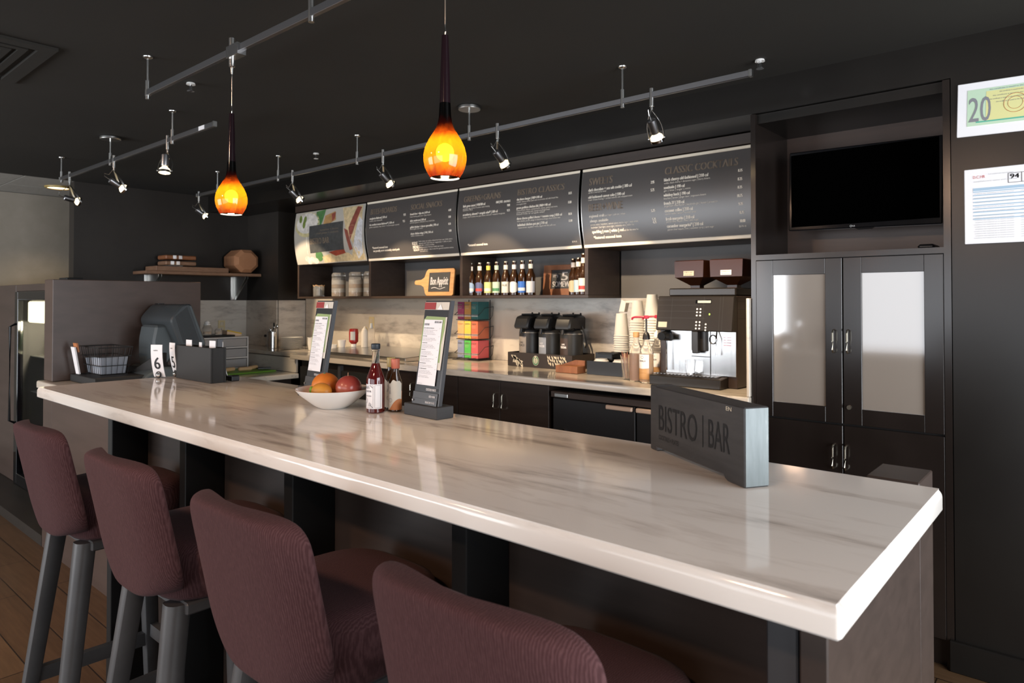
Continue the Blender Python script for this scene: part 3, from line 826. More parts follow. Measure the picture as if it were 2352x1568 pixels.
t = thing('glass_tumbler', 'clear scalloped glass candle cup alone at the left end of the shelf', 'glass', (-5.41+.06, 3.52, ZS))
MB().lathe([(.045, 0), (.048, .004), (.050, .10), (.047, .102), (.044, .012), (.0, .010)]).build('bowl', MT['jar_glass'], t)
MB().lathe([(.022, .012), (.022, .07)]).build('candle', MT['form_grey'], t)
MB().tube([(.0485*math.cos(a), .0485*math.sin(a), .098+.006*math.cos(6*a)) for a in [2*PI*k/48 for k in range(48)]], .003, 6, closed=True).build('rim', MT['honey_wood'], t)
# paddle board with chalk lettering
o = Vector((-3.83, 3.52, ZS))
t = thing('paddle_board', 'honey wooden paddle board with a Bon Appetit chalkboard standing on the shelf', 'board', o)
t.rotation_euler = (R(-6), 0, 0)
pl = [(-.225, .088), (-.235, .104), (-.225, .122), (-.16, .126), (-.125, .142), (-.105, .19), (-.085, .207), (.19, .207), (.205, .195), (.205, .012), (.19, .001), (-.085, .001), (-.105, .02), (-.125, .068), (-.16, .084)]
MB().prism(pl, 'y', 0, .018, .003).build('board', MT['honey_wood'], t)
MB().box(-.062, .158, -.002, 0, .032, .178).build('chalk_panel', MT['slate_board'], t)
b = MB(); f = lambda u, v: (u, -.0028, v)
for z0 in (.032, .175): b.box(-.065, .161, -.003, -.0005, z0, z0+.003)
for x0 in (-.065, .158): b.box(x0, x0+.003, -.003, -.0005, .032, .178)
b.build('panel_trim', MT['ink'], t)
b = MB(); put_text(b, 'Bon Appétit', -.045, .145, .085, .058, f, .0012)
b.tube([(-.03+.15*k/14, -.0035, .058+.006*math.sin(k*.55)) for k in range(15)], .0022, 5); b.build('chalk_lettering', MT['white_card'], t)
t = thing('picture_frame', 'small dark frame with an oval picture behind the paddle board', 'picture frame', (-3.47, 3.56, ZS)); t.rotation_euler = (R(-8), 0, 0)
MB().box(-.045, .06, 0, .014, .001, .165, .002).build('frame', MT['slate_dark'], t)
MB().loft([[(.008+.035*math.cos(a), y, .083+.06*math.sin(a)) for a in [2*PI*k/24 for k in range(24)]] for y in (-.002, -.0005)]).build('picture', MT['black_gloss'], t)
# beer bottles
mat('beer_brown', (.035, .014, .005), .06, spec=.7); mat('beer_green', (.012, .03, .012), .06, spec=.7)
LAB = {'blue_silver': (.30, .42, .60), 'navy_red': (.10, .11, .22), 'lime_label': (.60, .60, .22), 'pale_green_label': (.50, .60, .44), 'cream_label': (.72, .68, .56), 'white_label': (.72, .71, .66), 'royal_blue': (.03, .14, .50), 'silver_white': (.66, .62, .60),
       'yellow_foil': (.70, .55, .08), 'tan_label': (.58, .48, .30), 'green_label': (.35, .50, .10), 'light_blue': (.45, .60, .68), 'red_print': (.50, .06, .05), 'green_print': (.08, .25, .10)}
for k, c in LAB.items(): mat(k, c, .4)
def beer(loc, label, lab, foil, band=None, glass='beer_brown', shape='rect', sc=1.0, word=None):
    t = thing('beer_bottle', label, 'bottle', loc, 0, 'beer bottles on the wall shelf')
    pr = [(.027, 0), (.0302, .004), (.0302, .118), (.0285, .132), (.020, .152), (.0155, .170), (.0135, .200), (.0132, .215), (.0148, .217), (.0148, .222), (.0132, .224)]
    MB().lathe([(r*sc, z*sc) for r, z in pr]).build('glass', MT[glass], t)
    MB().lathe([(.0145*sc, .2215*sc), (.016*sc, .2225*sc), (.0155*sc, .229*sc), (.006*sc, .2305*sc)]).build('cap', MT['brass_nickel' if foil != 'royal_blue' else 'nickel'], t)
    b = MB()
    def wrap(z0, z1, r, m_, a0=-75, a1=75, oval=False, off=0):
        bb = MB(); n = 18; g = []
        for i in range(n+1):
            a = R(-72 + a0 + (a1-a0)*i/n); u = -1+2*i/n
            k = math.sqrt(max(0, 1-u*u)) if oval else 1
            k = .25+.75*k
            zm, zh = (z0+z1)/2, (z1-z0)/2*k
            g.append([(r*math.cos(a), r*math.sin(a), zm-zh), (r*math.cos(a), r*math.sin(a), zm+zh)])
        bb.loft(g, False, False, True); return bb.build('label_paper', MT[m_], t, recalc=False)
    wrap(.018*sc, .092*sc, (.0302+.0006)*sc, lab, oval=(shape == 'oval'))
    if band: 
        x = wrap(.030*sc, .050*sc, (.0302+.0011)*sc, band, -55, 55); x.name = 'label_band'
    x = wrap(.175*sc, .205*sc, (.0162)*sc, foil); x.name = 'neck_label'
    if word:
        bb = MB(); rr = .0316*sc
        put_text(bb, word, -.019, .019, .062*sc, .014*sc, lambda u, v: (rr*math.sin(u/rr+R(18)), -rr*math.cos(u/rr+R(18)), v), .0006); bb.build('label_print', MT['ink'], t)
rows = [(-3.388, 'beer bottle with oval pale blue label, first from the left on the shelf', 'blue_silver', 'silver_white', 'white_label', 'oval', None),
        (-3.303, 'beer bottle with oval navy label and red band, second from the left', 'navy_red', 'cream_label', 'red_print', 'oval', None),
        (-3.220, 'beer bottle with lime yellow label and yellow neck label', 'lime_label', 'yellow_foil', 'cream_label', 'rect', None),
        (-3.143, 'beer bottle with pale green label and green rim, fourth from the left', 'pale_green_label', 'pale_green_label', 'green_print', 'rect', None),
        (-3.059, 'beer bottle with square cream label and cream neck label', 'cream_label', 'cream_label', None, 'rect', 'ALE'),
        (-2.985, 'beer bottle with oval white label touched with blue at top', 'white_label', 'silver_white', None, 'oval', None),
        (-2.913, 'beer bottle with royal blue label and white script band', 'royal_blue', 'silver_white', 'white_label', 'rect', None),
        (-2.842, 'beer bottle with silver white label, nearest the chalk sign', 'silver_white', 'cream_label', None, 'rect', None)]
for x, lb, a, c, d, sh, wd_ in rows: beer((x, 3.47, ZS), lb, a, c, d, shape=sh, word=wd_)
beer((-2.535, 3.52, ZS), 'dark beer bottle with round tan label standing before the chalk sign', 'tan_label', 'slate_dark' if False else 'silver_white', None, shape='oval')
beer((-2.475, 3.57, ZS), 'green-labelled beer bottle at the back of the right-hand bottle group', 'green_label', 'yellow_foil', None, glass='beer_green', sc=1.05)
beer((-2.460, 3.47, ZS), 'beer bottle with light blue label among the right-hand bottles', 'light_blue', 'white_label', None)
beer((-2.393, 3.43, ZS), 'tall beer bottle with red lettered white label against the shelf end', 'white_label', 'white_label', 'red_print', sc=1.10)
# chalk sign in a red wood frame
t = thing('chalk_sign', 'chalk sign in a reddish wooden frame beginning with 5 SOMEWHERE', 'sign', (-2.70, 3.66, ZS)); t.rotation_euler = (R(-5), 0, 0)
b = MB()
b.box(-.195, .145, 0, .02, .001, .045).box(-.195, .145, 0, .02, .172, .205).box(-.195, -.13, 0, .02, .0455, .1715).box(.12, .145, 0, .02, .0455, .1715)
b.build('frame', MT['red_wood'], t)
MB().box(-.13, .12, .006, .012, .045, .172).build('slate', MT['slate_board'], t)
b = MB(); f = lambda u, v: (u, .0052, v)
put_text(b, '5', -.045, .005, .102, .055, f, .002); put_text(b, "IT'S", -.115, -.075, .122, .016, f); put_text(b, "O'CLOCK", .02, .10, .122, .016, f); put_text(b, 'SOMEWHERE', -.118, .115, .058, .036, f, .0012)
b.build('chalk_lettering', MT['white_card'], t)
# ================================================================== THINGS ON THE BACK COUNTER
def circ(c, r, n=24, ax='z'):
    return [(c[0]+r*math.cos(2*PI*k/n), c[1]+r*math.sin(2*PI*k/n), c[2]) for k in range(n)]
# tea rack and its nine boxes
t = thing('tea_rack', 'black wire rack of coloured tea boxes on the back counter', 'rack', (-3.53, 3.63, ZK)); o = Vector(t.location)
TX, TY = -3.632, 3.575
b = mb_at(o)
for k in range(3):
    z = ZK+.012+.141*k
    b.tube([(TX-.004, TY-.006, z), (TX+.214, TY-.006, z), (TX+.214, TY+.125, z), (TX-.004, TY+.125, z)], .0028, 6, closed=True)
    for x in (TX+.035, TX+.105, TX+.175): b.tube([(x, TY-.006, z), (x, TY+.125, z)], .002, 6)
    zz = z+.036; b.tube([(TX-.03, TY+.05, zz+.03), (TX-.02, TY-.010, zz), (TX+.23, TY-.010, zz), (TX+.25, TY+.03, zz+.05), (TX+.27, TY+.10, zz+.06)], .0024, 6)
    b.tube([(TX+.27, TY+.10, zz+.06), (TX+.262, TY+.10, zz), (TX+.214, TY+.125, z)], .002, 6)
for x in (TX-.004, TX+.214): b.tube([(x, TY+.125, ZK+.003), (x, TY+.125, ZK+.44)], .0034, 8)
b.tube([(TX-.02, TY-.03, ZK+.003), (TX+.10, TY-.03, ZK+.003), (TX+.11, TY+.125, ZK+.003), (TX-.02, TY+.125, ZK+.003)], .003, 6, closed=True)
b.box(TX+.115, TX+.23, TY-.02, TY+.125, ZK+.001, ZK+.006); b.build('wire_frame', MT['black_matte'], t)
TEA = [[('blue', (.19, .22, .33)), ('green', (.07, .38, .07)), ('red', (.55, .09, .10))], [('apricot', (.66, .33, .13)), ('mustard yellow', (.52, .42, .06)), ('orange red', (.46, .12, .06))], [('plum', (.20, .025, .085)), ('ochre brown', (.34, .17, .045)), ('teal', (.02, .105, .105))]]
POS = [['bottom row left', 'bottom row middle', 'bottom row right'], ['middle row left', 'middle row middle', 'middle row right'], ['top row left', 'top row middle', 'top row right']]
mat('tea_cream', (.62, .55, .42), .6)
for r_ in range(3):
    for c_ in range(3):
        nm, col = TEA[r_][c_]; mn = 'tea_'+nm.replace(' ', '_'); mat(mn, col, .5)
        mat(mn+'_pale', tuple(min(1, .45*x+.33) for x in col), .5)
        x = TX+.002+.0705*c_; z = ZK+.0155+.141*r_
        tt = thing('tea_box', '%s tea box in the wire rack, %s' % (nm, POS[r_][c_]), 'tea box', (x+.033, TY+.06, z), 0, 'tea boxes in the wire rack')
        MB().box(-.033, .033, -.06, .058, 0, .128, .001).build('carton', MT[mn], tt)
        MB().box(-.0325, .0325, -.0612, -.0601, .020, .036).build('flap_band', MT[mn+'_pale'], tt)
        b = MB(); b.box(-.018, .018, -.064, -.0601, .003, .017, .002); b.build('tear_flap', MT[mn], tt)
        b = MB(); f = lambda u, v: (u, -.0608, v)
        put_text(b, ['EARL', 'GREEN', 'ROSE', 'CHAI', 'LEMON', 'SPICE', 'BERRY', 'MINT', 'CALM'][3*r_+c_], -.026, .018, .102, .010, f, .0004)
        put_text(b, 'full leaf tea', -.026, .012, .088, .005, f); put_text(b, '15 sachets', -.026, .010, .078, .0045, f)
        b.build('lettering', MT['tea_cream'], tt, auto=False, recalc=False)
# airpots in a printed carrier
t = thing('carrier_tray', 'dark printed carrier tray with pale leaf drawings and a round green emblem', 'tray', (-2.77, 3.58, ZK)); o = Vector(t.location)
mat('tray_brown', (.030, .021, .016), .5)
b = mb_at(o)
cx0, cx1, cy0, cy1, ch = -3.03, -2.50, 3.455, 3.70, .092
b.box(cx0, cx1, cy0, cy1, ZK+.001, ZK+.012).box(cx0, cx1, cy0, cy0+.008, ZK+.012, ZK+ch).box(cx0, cx1, cy1-.008, cy1, ZK+.012, ZK+ch).box(cx0, cx0+.008, cy0+.008, cy1-.008, ZK+.012, ZK+ch).box(cx1-.008, cx1, cy0+.008, cy1-.008, ZK+.012, ZK+ch)
b.build('tray_body', MT['tray_brown'], t)
b = mb_at(o)
def leaf(b, x, z, a, l, w, y):
    pts = []
    for k in range(9):
        s = k/8; pts.append((s*l, w*math.sin(PI*s)))
    for k in range(7, 0, -1):
        s = k/8; pts.append((s*l, -w*math.sin(PI*s)))
    ca, sa = math.cos(a), math.sin(a)
    b.poly([(x+p[0]*ca-p[1]*sa, y, z+p[0]*sa+p[1]*ca) for p in pts])
y_ = cy0-.0006
for k in range(11): leaf(b, -3.0+.012*(k % 4)+.022*(k//4), ZK+.075-.02*(k//4), R(-60+40*math.sin(k*2.1)+(-25 if k % 2 else 25)), .036, .007, y_)
for k in range(5): leaf(b, -2.965+.012*k, ZK+.022+.004*(k % 2), R(90-35*k), .03, .009, y_)
b.build('leaf_print', MT['tea_cream'], t, recalc=False)
b = mb_at(o)
for k in range(26):
    u = k % 9; r_ = k//9
    leaf(b, -2.695+.017*u+.004*r_, ZK+.083-.02*r_, R(-65-20*math.sin(k*1.7)), .024+.004*math.sin(k), .0045, y_) if not (r_ == 2 and u > 6) else None
b.build('leaf_print', MT['tea_cream'], t, recalc=False)
b = mb_at(o); b.loft([[(-2.79+.026*math.cos(2*PI*k/28), y, ZK+.046+.032*math.sin(2*PI*k/28)) for k in range(28)] for y in (cy0-.0006, cy0-.0001)]); e = b.build('round_emblem', MT['tea_cream'], t)
mat('emblem_green', (.05, .20, .10), .5)
b = mb_at(o)
for k in range(28):
    a0, a1 = 2*PI*k/28, 2*PI*(k+1)/28
    if 6 <= k <= 8: continue
    b.poly([(-2.79+q*.026*math.cos(a), cy0-.0010, ZK+.046+q*.032*math.sin(a)) for a, q in ((a0, .94), (a1, .94), (a1, .66), (a0, .66))])
for k in (-1, 0, 1): b.poly([(-2.79+.0075*k-.0014, cy0-.0010, ZK+.026), (-2.79+.0075*k+.0014, cy0-.0010, ZK+.026), (-2.79+.0055*k+.0014, cy0-.0010, ZK+.052), (-2.79+.0055*k-.0014, cy0-.0010, ZK+.052)])
b.poly([(-2.797, cy0-.0010, ZK+.056), (-2.783, cy0-.0010, ZK+.056), (-2.786, cy0-.0010, ZK+.061), (-2.790, cy0-.0010, ZK+.068), (-2.794, cy0-.0010, ZK+.061)])
b.build('emblem_print', MT['emblem_green'], e, recalc=False)
mat('airpot_body', (.022, .022, .022), .42, spec=.4); mat('label_taupe', (.30, .26, .22), .6); mat('label_grey', (.30, .32, .36), .6); mat('label_brown', (.05, .032, .026), .5)
for k, (x, m_, lb, w1, w2) in enumerate(((-2.935, 'label_taupe', 'black airpot with taupe label, left one in the carrier tray', 'PIKE', 'PLACE'), (-2.767, 'label_grey', 'black airpot labelled WATER, middle one in the carrier tray', 'HOT', 'WATER'), (-2.592, 'label_brown', 'black airpot with dark brown label, right one in the carrier tray', 'CAFFE', 'VERONA'))):
    t = thing('airpot', lb, 'airpot', (x, 3.575, ZK+.013), 0, 'airpots in the carrier tray')
    MB().lathe([(.070, 0), (.074, .006), (.074, .205), (.069, .222), (.058, .232)], seg=28).build('body', MT['airpot_body'], t)
    MB().lathe([(.0745, .206), (.0752, .209), (.0745, .212)], seg=28).build('seam_ring', MT['nickel'], t)
    MB().prism([(-.118, .250), (-.095, .292), (-.08, .318), (-.02, .330), (.075, .330), (.084, .318), (.080, .232), (-.060, .232), (-.066, .226), (-.112, .226)], 'x', -.056, .056, .010).build('pump_lid', MT['black_plastic'], t) if False else None
    b = MB(); b.prism([(-.108, .252), (-.084, .312), (-.03, .326), (.07, .326), (.082, .31), (.078, .233), (-.05, .233), (-.056, .238), (-.1, .232)], 'x', -.060, .060, .011); b.build('pump_lid', MT['black_plastic'], t)
    MB().box(-.045, .045, -.04, .055, .325, .334, .003).cyl((-.03, .06, .33), (-.03, .06, .342), .006).cyl((.03, .06, .33), (.03, .06, .342), .006).build('pump_lever', MT['black_matte'], t)
    MB().cyl((0, -.092, .236), (0, -.098, .205), .010).build('spout', MT['black_plastic'], t)
    MB().tube([(.062, .03, .26), (.082, .035, .20), (.088, .04, .14), (.078, .042, .12)], .006, 8).build('carry_handle', MT['black_plastic'], t)
    b = MB(); n = 8; a0, a1 = R(-128), R(-72)
    b.loft([[(.0748*math.cos(a0+(a1-a0)*i/n), .0748*math.sin(a0+(a1-a0)*i/n), .07), (.0748*math.cos(a0+(a1-a0)*i/n), .0748*math.sin(a0+(a1-a0)*i/n), .182)] for i in range(n+1)], False, False, True); b.build('label_paper', MT[m_], t, recalc=False)
    b = MB(); rr = .0753; f = lambda u, v: (rr*math.sin(u/rr-R(10)), -rr*math.cos(u/rr-R(10)), v)
    put_text(b, w1, -.014, .014, .138, .010, f, .0003); put_text(b, w2, -.026, .026, .118, .014, f, .0005)
    b.build('label_print', MT['ink' if k == 0 else 'white_card'], t, recalc=False)
# brown wooden box, black caddy with cups
t = thing('wooden_caddy', 'open reddish brown wooden box in front of the airpots', 'box', (-2.45, 3.36, ZK), 0); o = Vector(t.location)
b = mb_at(o); b.box(-2.52, -2.36, 3.31, 3.40, ZK+.001, ZK+.045, .003)
b.prism([(-2.52, ZK+.045), (-2.36, ZK+.045), (-2.36, ZK+.075), (-2.43, ZK+.075)], 'y', 3.39, 3.40)
b.build('box_body', MT['red_wood'], t)
o = Vector((-2.2, 3.42, ZK)); t = thing('black_caddy', 'black caddy tray holding white lids beside the airpots', 'caddy', o)
b = mb_at(o); b.box(-2.32, -2.06, 3.355, 3.50, ZK+.001, ZK+.012)
for bx in ((-2.32, -2.06, 3.355, 3.361), (-2.32, -2.06, 3.494, 3.50), (-2.32, -2.314, 3.361, 3.494), (-2.066, -2.06, 3.361, 3.494)): b.box(*bx, ZK+.012, ZK+.080)
b.build('tray_body', MT['black_plastic'], t)
MB_ = mb_at(o); MB_.box(-2.32, -2.20, 3.44, 3.455, ZK+.08, ZK+.125, .003).box(-2.29, -2.17, 3.42, 3.47, ZK+.118, ZK+.128, .003); MB_.build('divider', MT['black_plastic'], t)
for k, (x, y) in enumerate(((-2.255, 3.41), (-2.125, 3.41))):
    for j in range(4):
        b = MB().lathe([(.040, 0), (.045, .003), (.045, .010), (.036, .020), (.036, .024), (.0, .024)], seg=20).build('coffee_cover', MT['white_glaze']); b.location = (x, y, ZK+.014+.018*j)
        tag(b, 'white plastic cup lid stacked in the black caddy, %s stack, %s' % (('left', 'right')[k], ('bottom', 'second up', 'third up', 'topmost')[j]), 'cup lid', 'lids in the black caddy')
b = MB().box(-.055, .055, -.05, .05, 0, .012, .003).prism([(-.05, .012), (.05, .012), (.03, .045), (-.01, .03)], 'y', -.03, .02).build('lid_holder', MT['black_plastic']); b.location = (-2.13, 3.56, ZK+.001)
tag(b, 'small dark holder behind the white lids', 'holder')
# paper cup stacks: every cup is a cup
def cup_mesh(r0, r1, h):
    b = MB(); b.lathe([(r0*.94, h*.97), (r0, h*.955), (r0, h), (r0*.97, h)], cap=False); 
    b = MB(); b.lathe([(r0-.001, h-.004), (r0, h), (r0, h-.001), (r1, .006), (r1+.003, .0045), (r1+.0042, .0022), (r1+.003, 0), (r1-.002, .003)], seg=22, cap=False)
    b.lathe([(.0, h-.004), (r0-.001, h-.004)], seg=22, cap=False)
    return b
proto = None; GC = 'upside-down paper cups in stacks'
ORD = ['bottom', 'second', 'third', 'fourth', 'fifth', 'sixth', 'seventh', 'eighth', 'ninth', 'tenth', 'eleventh', 'twelfth', 'thirteenth', 'fourteenth', 'fifteenth', 'sixteenth', 'seventeenth', 'eighteenth', 'nineteenth', 'twentieth', 'twenty-first', 'twenty-second', 'twenty-third', 'twenty-fourth']
for sx, sy, n, pitch, h, r0, r1, nm, zb in ((-2.20, 3.545, 8, .0135, .135, .032, .044, 'shortest left paper cup stack', ZK+.128), (-2.085, 3.535, 22, .0145, .128, .029, .043, 'middle paper cup stack', ZK+.001), (-1.985, 3.535, 23, .0145, .150, .030, .046, 'tallest right paper cup stack', ZK+.001)):
    pm = None
    for k in range(n):
        if pm is None:
            c = cup_mesh(r0, r1, h).build('paper_cup', MT['paper_cup'], None, recalc=True); pm = c
        else:
            c = pm.copy(); C.objects.link(c)
        c.location = (sx + .0012*math.sin(k*1.9), sy, zb + pitch*k)
        tag(c, 'white paper cup upside down in the %s, %s' % (nm, 'topmost' if k == n-1 else ORD[k]+' from its foot'), 'paper cup', GC)
t = thing('cup_stand', 'black stand under the shortest paper cup stack', 'stand', (-2.2, 3.56, ZK)); MB().box(-.05, .05, -.06, .05, .001, .127, .004).build('stand_body', MT['black_plastic'], t)
b = MB().prism([(-.075, .02), (-.035, .02), (-.02, .085), (-.055, .095)], 'y', -.02, .02, .002).box(-.03, .06, -.02, .02, .075, .09, .003).build('paper_dispenser', MT['paper_cup']); b.location = (-2.18, 3.62, 1.30)
tag(b, 'white paper sheet holder on the wall behind the cup stacks', 'holder')
for w in (0,):
    pass
# straw cup
t = thing('straw_cup', 'clear plastic cup of stir sticks at the counter edge', 'cup', (-1.99, 3.275, ZK))
mat('clear_plastic', (.95, .93, .90), .08, trans=.9, ior=1.12)
MB().lathe([(.028, .001), (.030, .003), (.041, .12), (.043, .123), (.040, .121), (.029, .006), (.0, .005)], cap=False).build('cup_body', MT['clear_plastic'], t)
mat('stir_red', (.50, .20, .14), .5); mat('stir_cream', (.70, .52, .36), .5)
for k in range(14):
    a = 2*PI*k/14; r_ = .010+.010*((k*7) % 3)/2
    b = MB().cyl((r_*math.cos(a), r_*math.sin(a), .008), (r_*1.0*math.cos(a)+.022*math.cos(a*1.0+.4), r_*math.sin(a)+.022*math.sin(a+.4), .135+.02*((k*5) % 4)/3), .0019, seg=6).build('stir_stick', MT['stir_red' if k % 2 else 'stir_cream']); b.location = (-1.99, 3.275, ZK)
    tag(b, ('red' if k % 2 else 'cream') + ' stir stick standing in the clear cup by the syrups', 'stir stick', 'red stir sticks in the cup' if k % 2 else 'cream stir sticks in the cup')
# syrup bottles
mat('syrup_pink', (.45, .22, .14), .15, trans=.35, ior=1.3); mat('syrup_amber', (.55, .30, .12), .2); mat('pump_red', (.40, .02, .05), .35)
def syrup(loc, label, rz=0, cork=False, pump=None, label_on=True, liquid='syrup_pink'):
    t = thing('syrup_bottle', label, 'bottle', loc, rz, 'syrup bottles by the coffee machine')
    pr = [(.034, 0), (.037, .004), (.0375, .155), (.034, .175), (.018, .205), (.014, .220), (.014, .245), (.016, .246), (.016, .252)]
    MB().lathe(pr, seg=20).build('glass', MT['clear_plastic'], t)
    MB().lathe([(.031, .006), (.0345, .010), (.0345, .150)], seg=20).build('syrup', MT[liquid], t)
    if cork: MB().lathe([(.0165, .236), (.0172, .24), (.0172, .262), (.015, .264)]).build('cap', MT['honey_wood'], t)
    if pump:
        MB().lathe([(.020, .228), (.018, .25), (.012, .262), (.008, .268)]).cyl((0, 0, .268), (0, 0, .345), .0048).build('pump_collar', MT['black_plastic' if pump == 'b' else 'white_glaze'], t)
        b = MB(); b.tube([(.015, 0, .345), (-.02, .0, .347), (-.07, 0, .345), (-.085, 0, .340), (-.087, 0, .330)], .0055, 8); b.lathe([(.012, .338), (.013, .342), (.013, .352), (.010, .355)]); b.build('pump_nozzle', MT['pump_red'], t)
    if label_on:
        n = 10; r_ = .0379; a0, a1 = R(-150), R(-40)
        b = MB(); b.loft([[(r_*math.cos(a0+(a1-a0)*i/n), r_*math.sin(a0+(a1-a0)*i/n), .075), (r_*math.cos(a0+(a1-a0)*i/n), r_*math.sin(a0+(a1-a0)*i/n), .150)] for i in range(n+1)], False, False, True); b.build('label_paper', MT['white_card'], t, recalc=False)
        b = MB(); b.loft([[(r_*math.cos(a0+(a1-a0)*i/n), r_*math.sin(a0+(a1-a0)*i/n), .02), (r_*math.cos(a0+(a1-a0)*i/n), r_*math.sin(a0+(a1-a0)*i/n), .074+.006*abs(i-5)/5)] for i in range(n+1)], False, False, True); b.build('label_band', MT['honey_wood'], t, recalc=False)
        b = MB(); rr = .0385; f = lambda u, v: (rr*math.sin(u/rr-R(6)), -rr*math.cos(u/rr-R(6)), v)
        put_text(b, 'VANILLA', -.020, .020, .112, .008, f, .0003); b.poly([f(-.012, .135), f(0, .127), f(.012, .135), f(0, .143)]); b.build('label_print', MT['ink'], t, recalc=False)
syrup((-1.915, 3.235, ZK+.001), 'pink syrup bottle with a plain tan cap beside the stir sticks', cork=True, label_on=False)
syrup((-1.842, 3.215, ZK+.001), 'clear syrup bottle with white VANILLA label and black pump collar', pump='b', liquid='syrup_amber')
syrup((-1.845, 3.335, ZK+.001), 'syrup bottle with white pump collar pressed against the coffee machine', pump='w', liquid='syrup_pink')
# espresso machine
EX0, EX1, EY0, EY1 = -1.785, -1.375, 3.20, 3.66
t = thing('espresso_machine', 'large black and steel automatic coffee machine with two bean hoppers', 'coffee machine', (-1.58, 3.43, ZK)); o = Vector(t.location)
mat('machine_black', (.020, .017, .015), .30); mat('machine_side', (.045, .030, .024), .35)
mb_at(o).box(EX0, EX1+.012, EY0+.06, EY1, ZK+.001, 1.413, .004).build('housing', MT['machine_side'], t)
mb_at(o).prism([(EY0-.035, ZK+.001), (EY0+.06, ZK+.001), (EY0+.06, ZK+.058), (EY0-.035, ZK+.050)], 'x', EX0-.012, EX1-.035, .004).build('drip_tray', MT['machine_black'], t)
b = mb_at(o)
for k in range(18): b.box(EX0+.005+.0195*k, EX0+.015+.0195*k, EY0-.02, EY0+.05, ZK+.0585, ZK+.0605)
b.build('drip_grille', MT['steel'], t)
mb_at(o).prism([(EY0, 1.236), (EY0+.06, 1.236), (EY0+.06, 1.413), (EY0+.030, 1.413)], 'x', EX0+.005, EX1+.012, .005).build('control_head', MT['machine_black'], t)
def fp(u, v): # point on the sloped head
    return (u, EY0+.030*(v-1.236)/.177-.0012, v)
b = mb_at(o)
for z in (1.392, 1.365, 1.335, 1.300): b.poly([fp(-1.775, z), fp(-1.51, z), fp(-1.51, z+.0015), fp(-1.775, z+.0015)])
for x in (-1.695, -1.52, -1.435, -1.42): b.poly([fp(x, 1.24), fp(x+.0015, 1.24), fp(x+.0015, 1.408), fp(x, 1.408)])
b.build('head_seams', MT['grey_post'], t, recalc=False)
b = mb_at(o); b.poly([fp(-1.565, 1.375), fp(-1.48, 1.375), fp(-1.48, 1.394), fp(-1.565, 1.394)]); b.build('display_window', MT['black_gloss'], t, recalc=False)
b = mb_at(o); mat('display_glow', (.3, .28, .22), .3, emit=(1.0, .92, .7), es=.55)
g2 = lambda u, v: Vector(fp(u, v)) + Vector((0, -.0012, 0))
b.poly([g2(-1.553, 1.378), g2(-1.483, 1.378), g2(-1.483, 1.390), g2(-1.553, 1.390)]); b.build('display', MT['display_glow'], t, recalc=False)
b = mb_at(o)
for gy, rows_ in ((1.335, 3), (1.270, 3)):
    for r_ in range(rows_):
        for c_ in range(2):
            x = -1.553+.018*c_; z = gy-.016*r_+.012
            b.poly([g2(x+.005*math.cos(a), z+.0045*math.sin(a)) for a in [2*PI*k/10 for k in range(10)]])
for z in (1.272, 1.256, 1.243): b.poly([g2(-1.502+.005*math.cos(a), z+.0045*math.sin(a)) for a in [2*PI*k/10 for k in range(10)]])
b.build('buttons', MT['white_card'], t, recalc=False)
mat('led_green', (.4, .7, .1), .4, emit=(.55, 1, .1), es=1.6)
b = mb_at(o); b.poly([g2(-1.486+.0035*math.cos(a), 1.322+.005*math.sin(a)) for a in [2*PI*k/10 for k in range(10)]]); b.build('status_light', MT['led_green'], t, recalc=False)
b = mb_at(o); b.poly([g2(-1.765, 1.252), g2(-1.715, 1.252), g2(-1.715, 1.280), g2(-1.765, 1.280)]); b.build('sticker', MT['tea_cream'], t, recalc=False)
mb_at(o).box(EX0+.04, EX1+.008, EY0+.052, EY0+.0595, ZK+.06, 1.235, .001).build('front_panel', MT['steel'], t)
mb_at(o).box(-1.595, -1.515, EY0+.035, EY0+.052, 1.135, 1.236, .003).box(-1.575, -1.545, EY0+.0, EY0+.036, 1.125, 1.236, .004).build('brew_spout', MT['machine_black'], t)
mb_at(o).box(-1.60, -1.50, EY0+.048, EY0+.0515, 1.105, 1.108).box(-1.5, -1.4985, EY0+.048, EY0+.0515, ZK+.062, 1.235).build('panel_seams', MT['ink'], t)
b = mb_at(o); b.cyl((-1.735, EY0+.05, 1.215), (-1.735, EY0-.02, 1.205), .022).cyl((-1.735, EY0+.01, 1.20), (-1.69, EY0-.0, 1.20), .018); b.build('milk_nozzle', MT['black_plastic'], t)
mb_at(o).tube([(-1.725, EY0+.02, 1.2), (-1.725, EY0+.02, 1.03)], .004).tube([(-1.46, EY0+.04, 1.235), (-1.455, EY0+.02, 1.2), (-1.455, EY0+.02, 1.12)], .004).build('steam_pipe', MT['chrome'], t)
mb_at(o).tube([(-1.485+.018*math.cos(a), EY0+.049, 1.195+.022*math.sin(a)) for a in [2*PI*k/20 for k in range(20)]], .003, 6, closed=True).build('round_knob', MT['black_plastic'], t)
b = mb_at(o); f = lambda u, v: (u, EY0+.0505, v)
for k in range(4): put_text(b, 'hot water', -1.43, -1.39, 1.205-.013*k, .006, f)
b.build('panel_print', MT['form_red'], t, recalc=False)
b = mb_at(o)
for z in (1.385, 1.345, 1.30): b.box(EX1+.0125, EX1+.0135, EY0+.07, EY1-.01, z, z+.002)
b.build('side_seams', MT['ink'], t)
mb_at(o).box(EX0+.02, EX1-.02, EY0+.12, EY1-.02, 1.4135, 1.455, .006).build('top_deck', MT['machine_black'], t)
mat('hopper_brown', (.040, .012, .005), .22, spec=.3); mat('beans', (.035, .014, .006), .5)
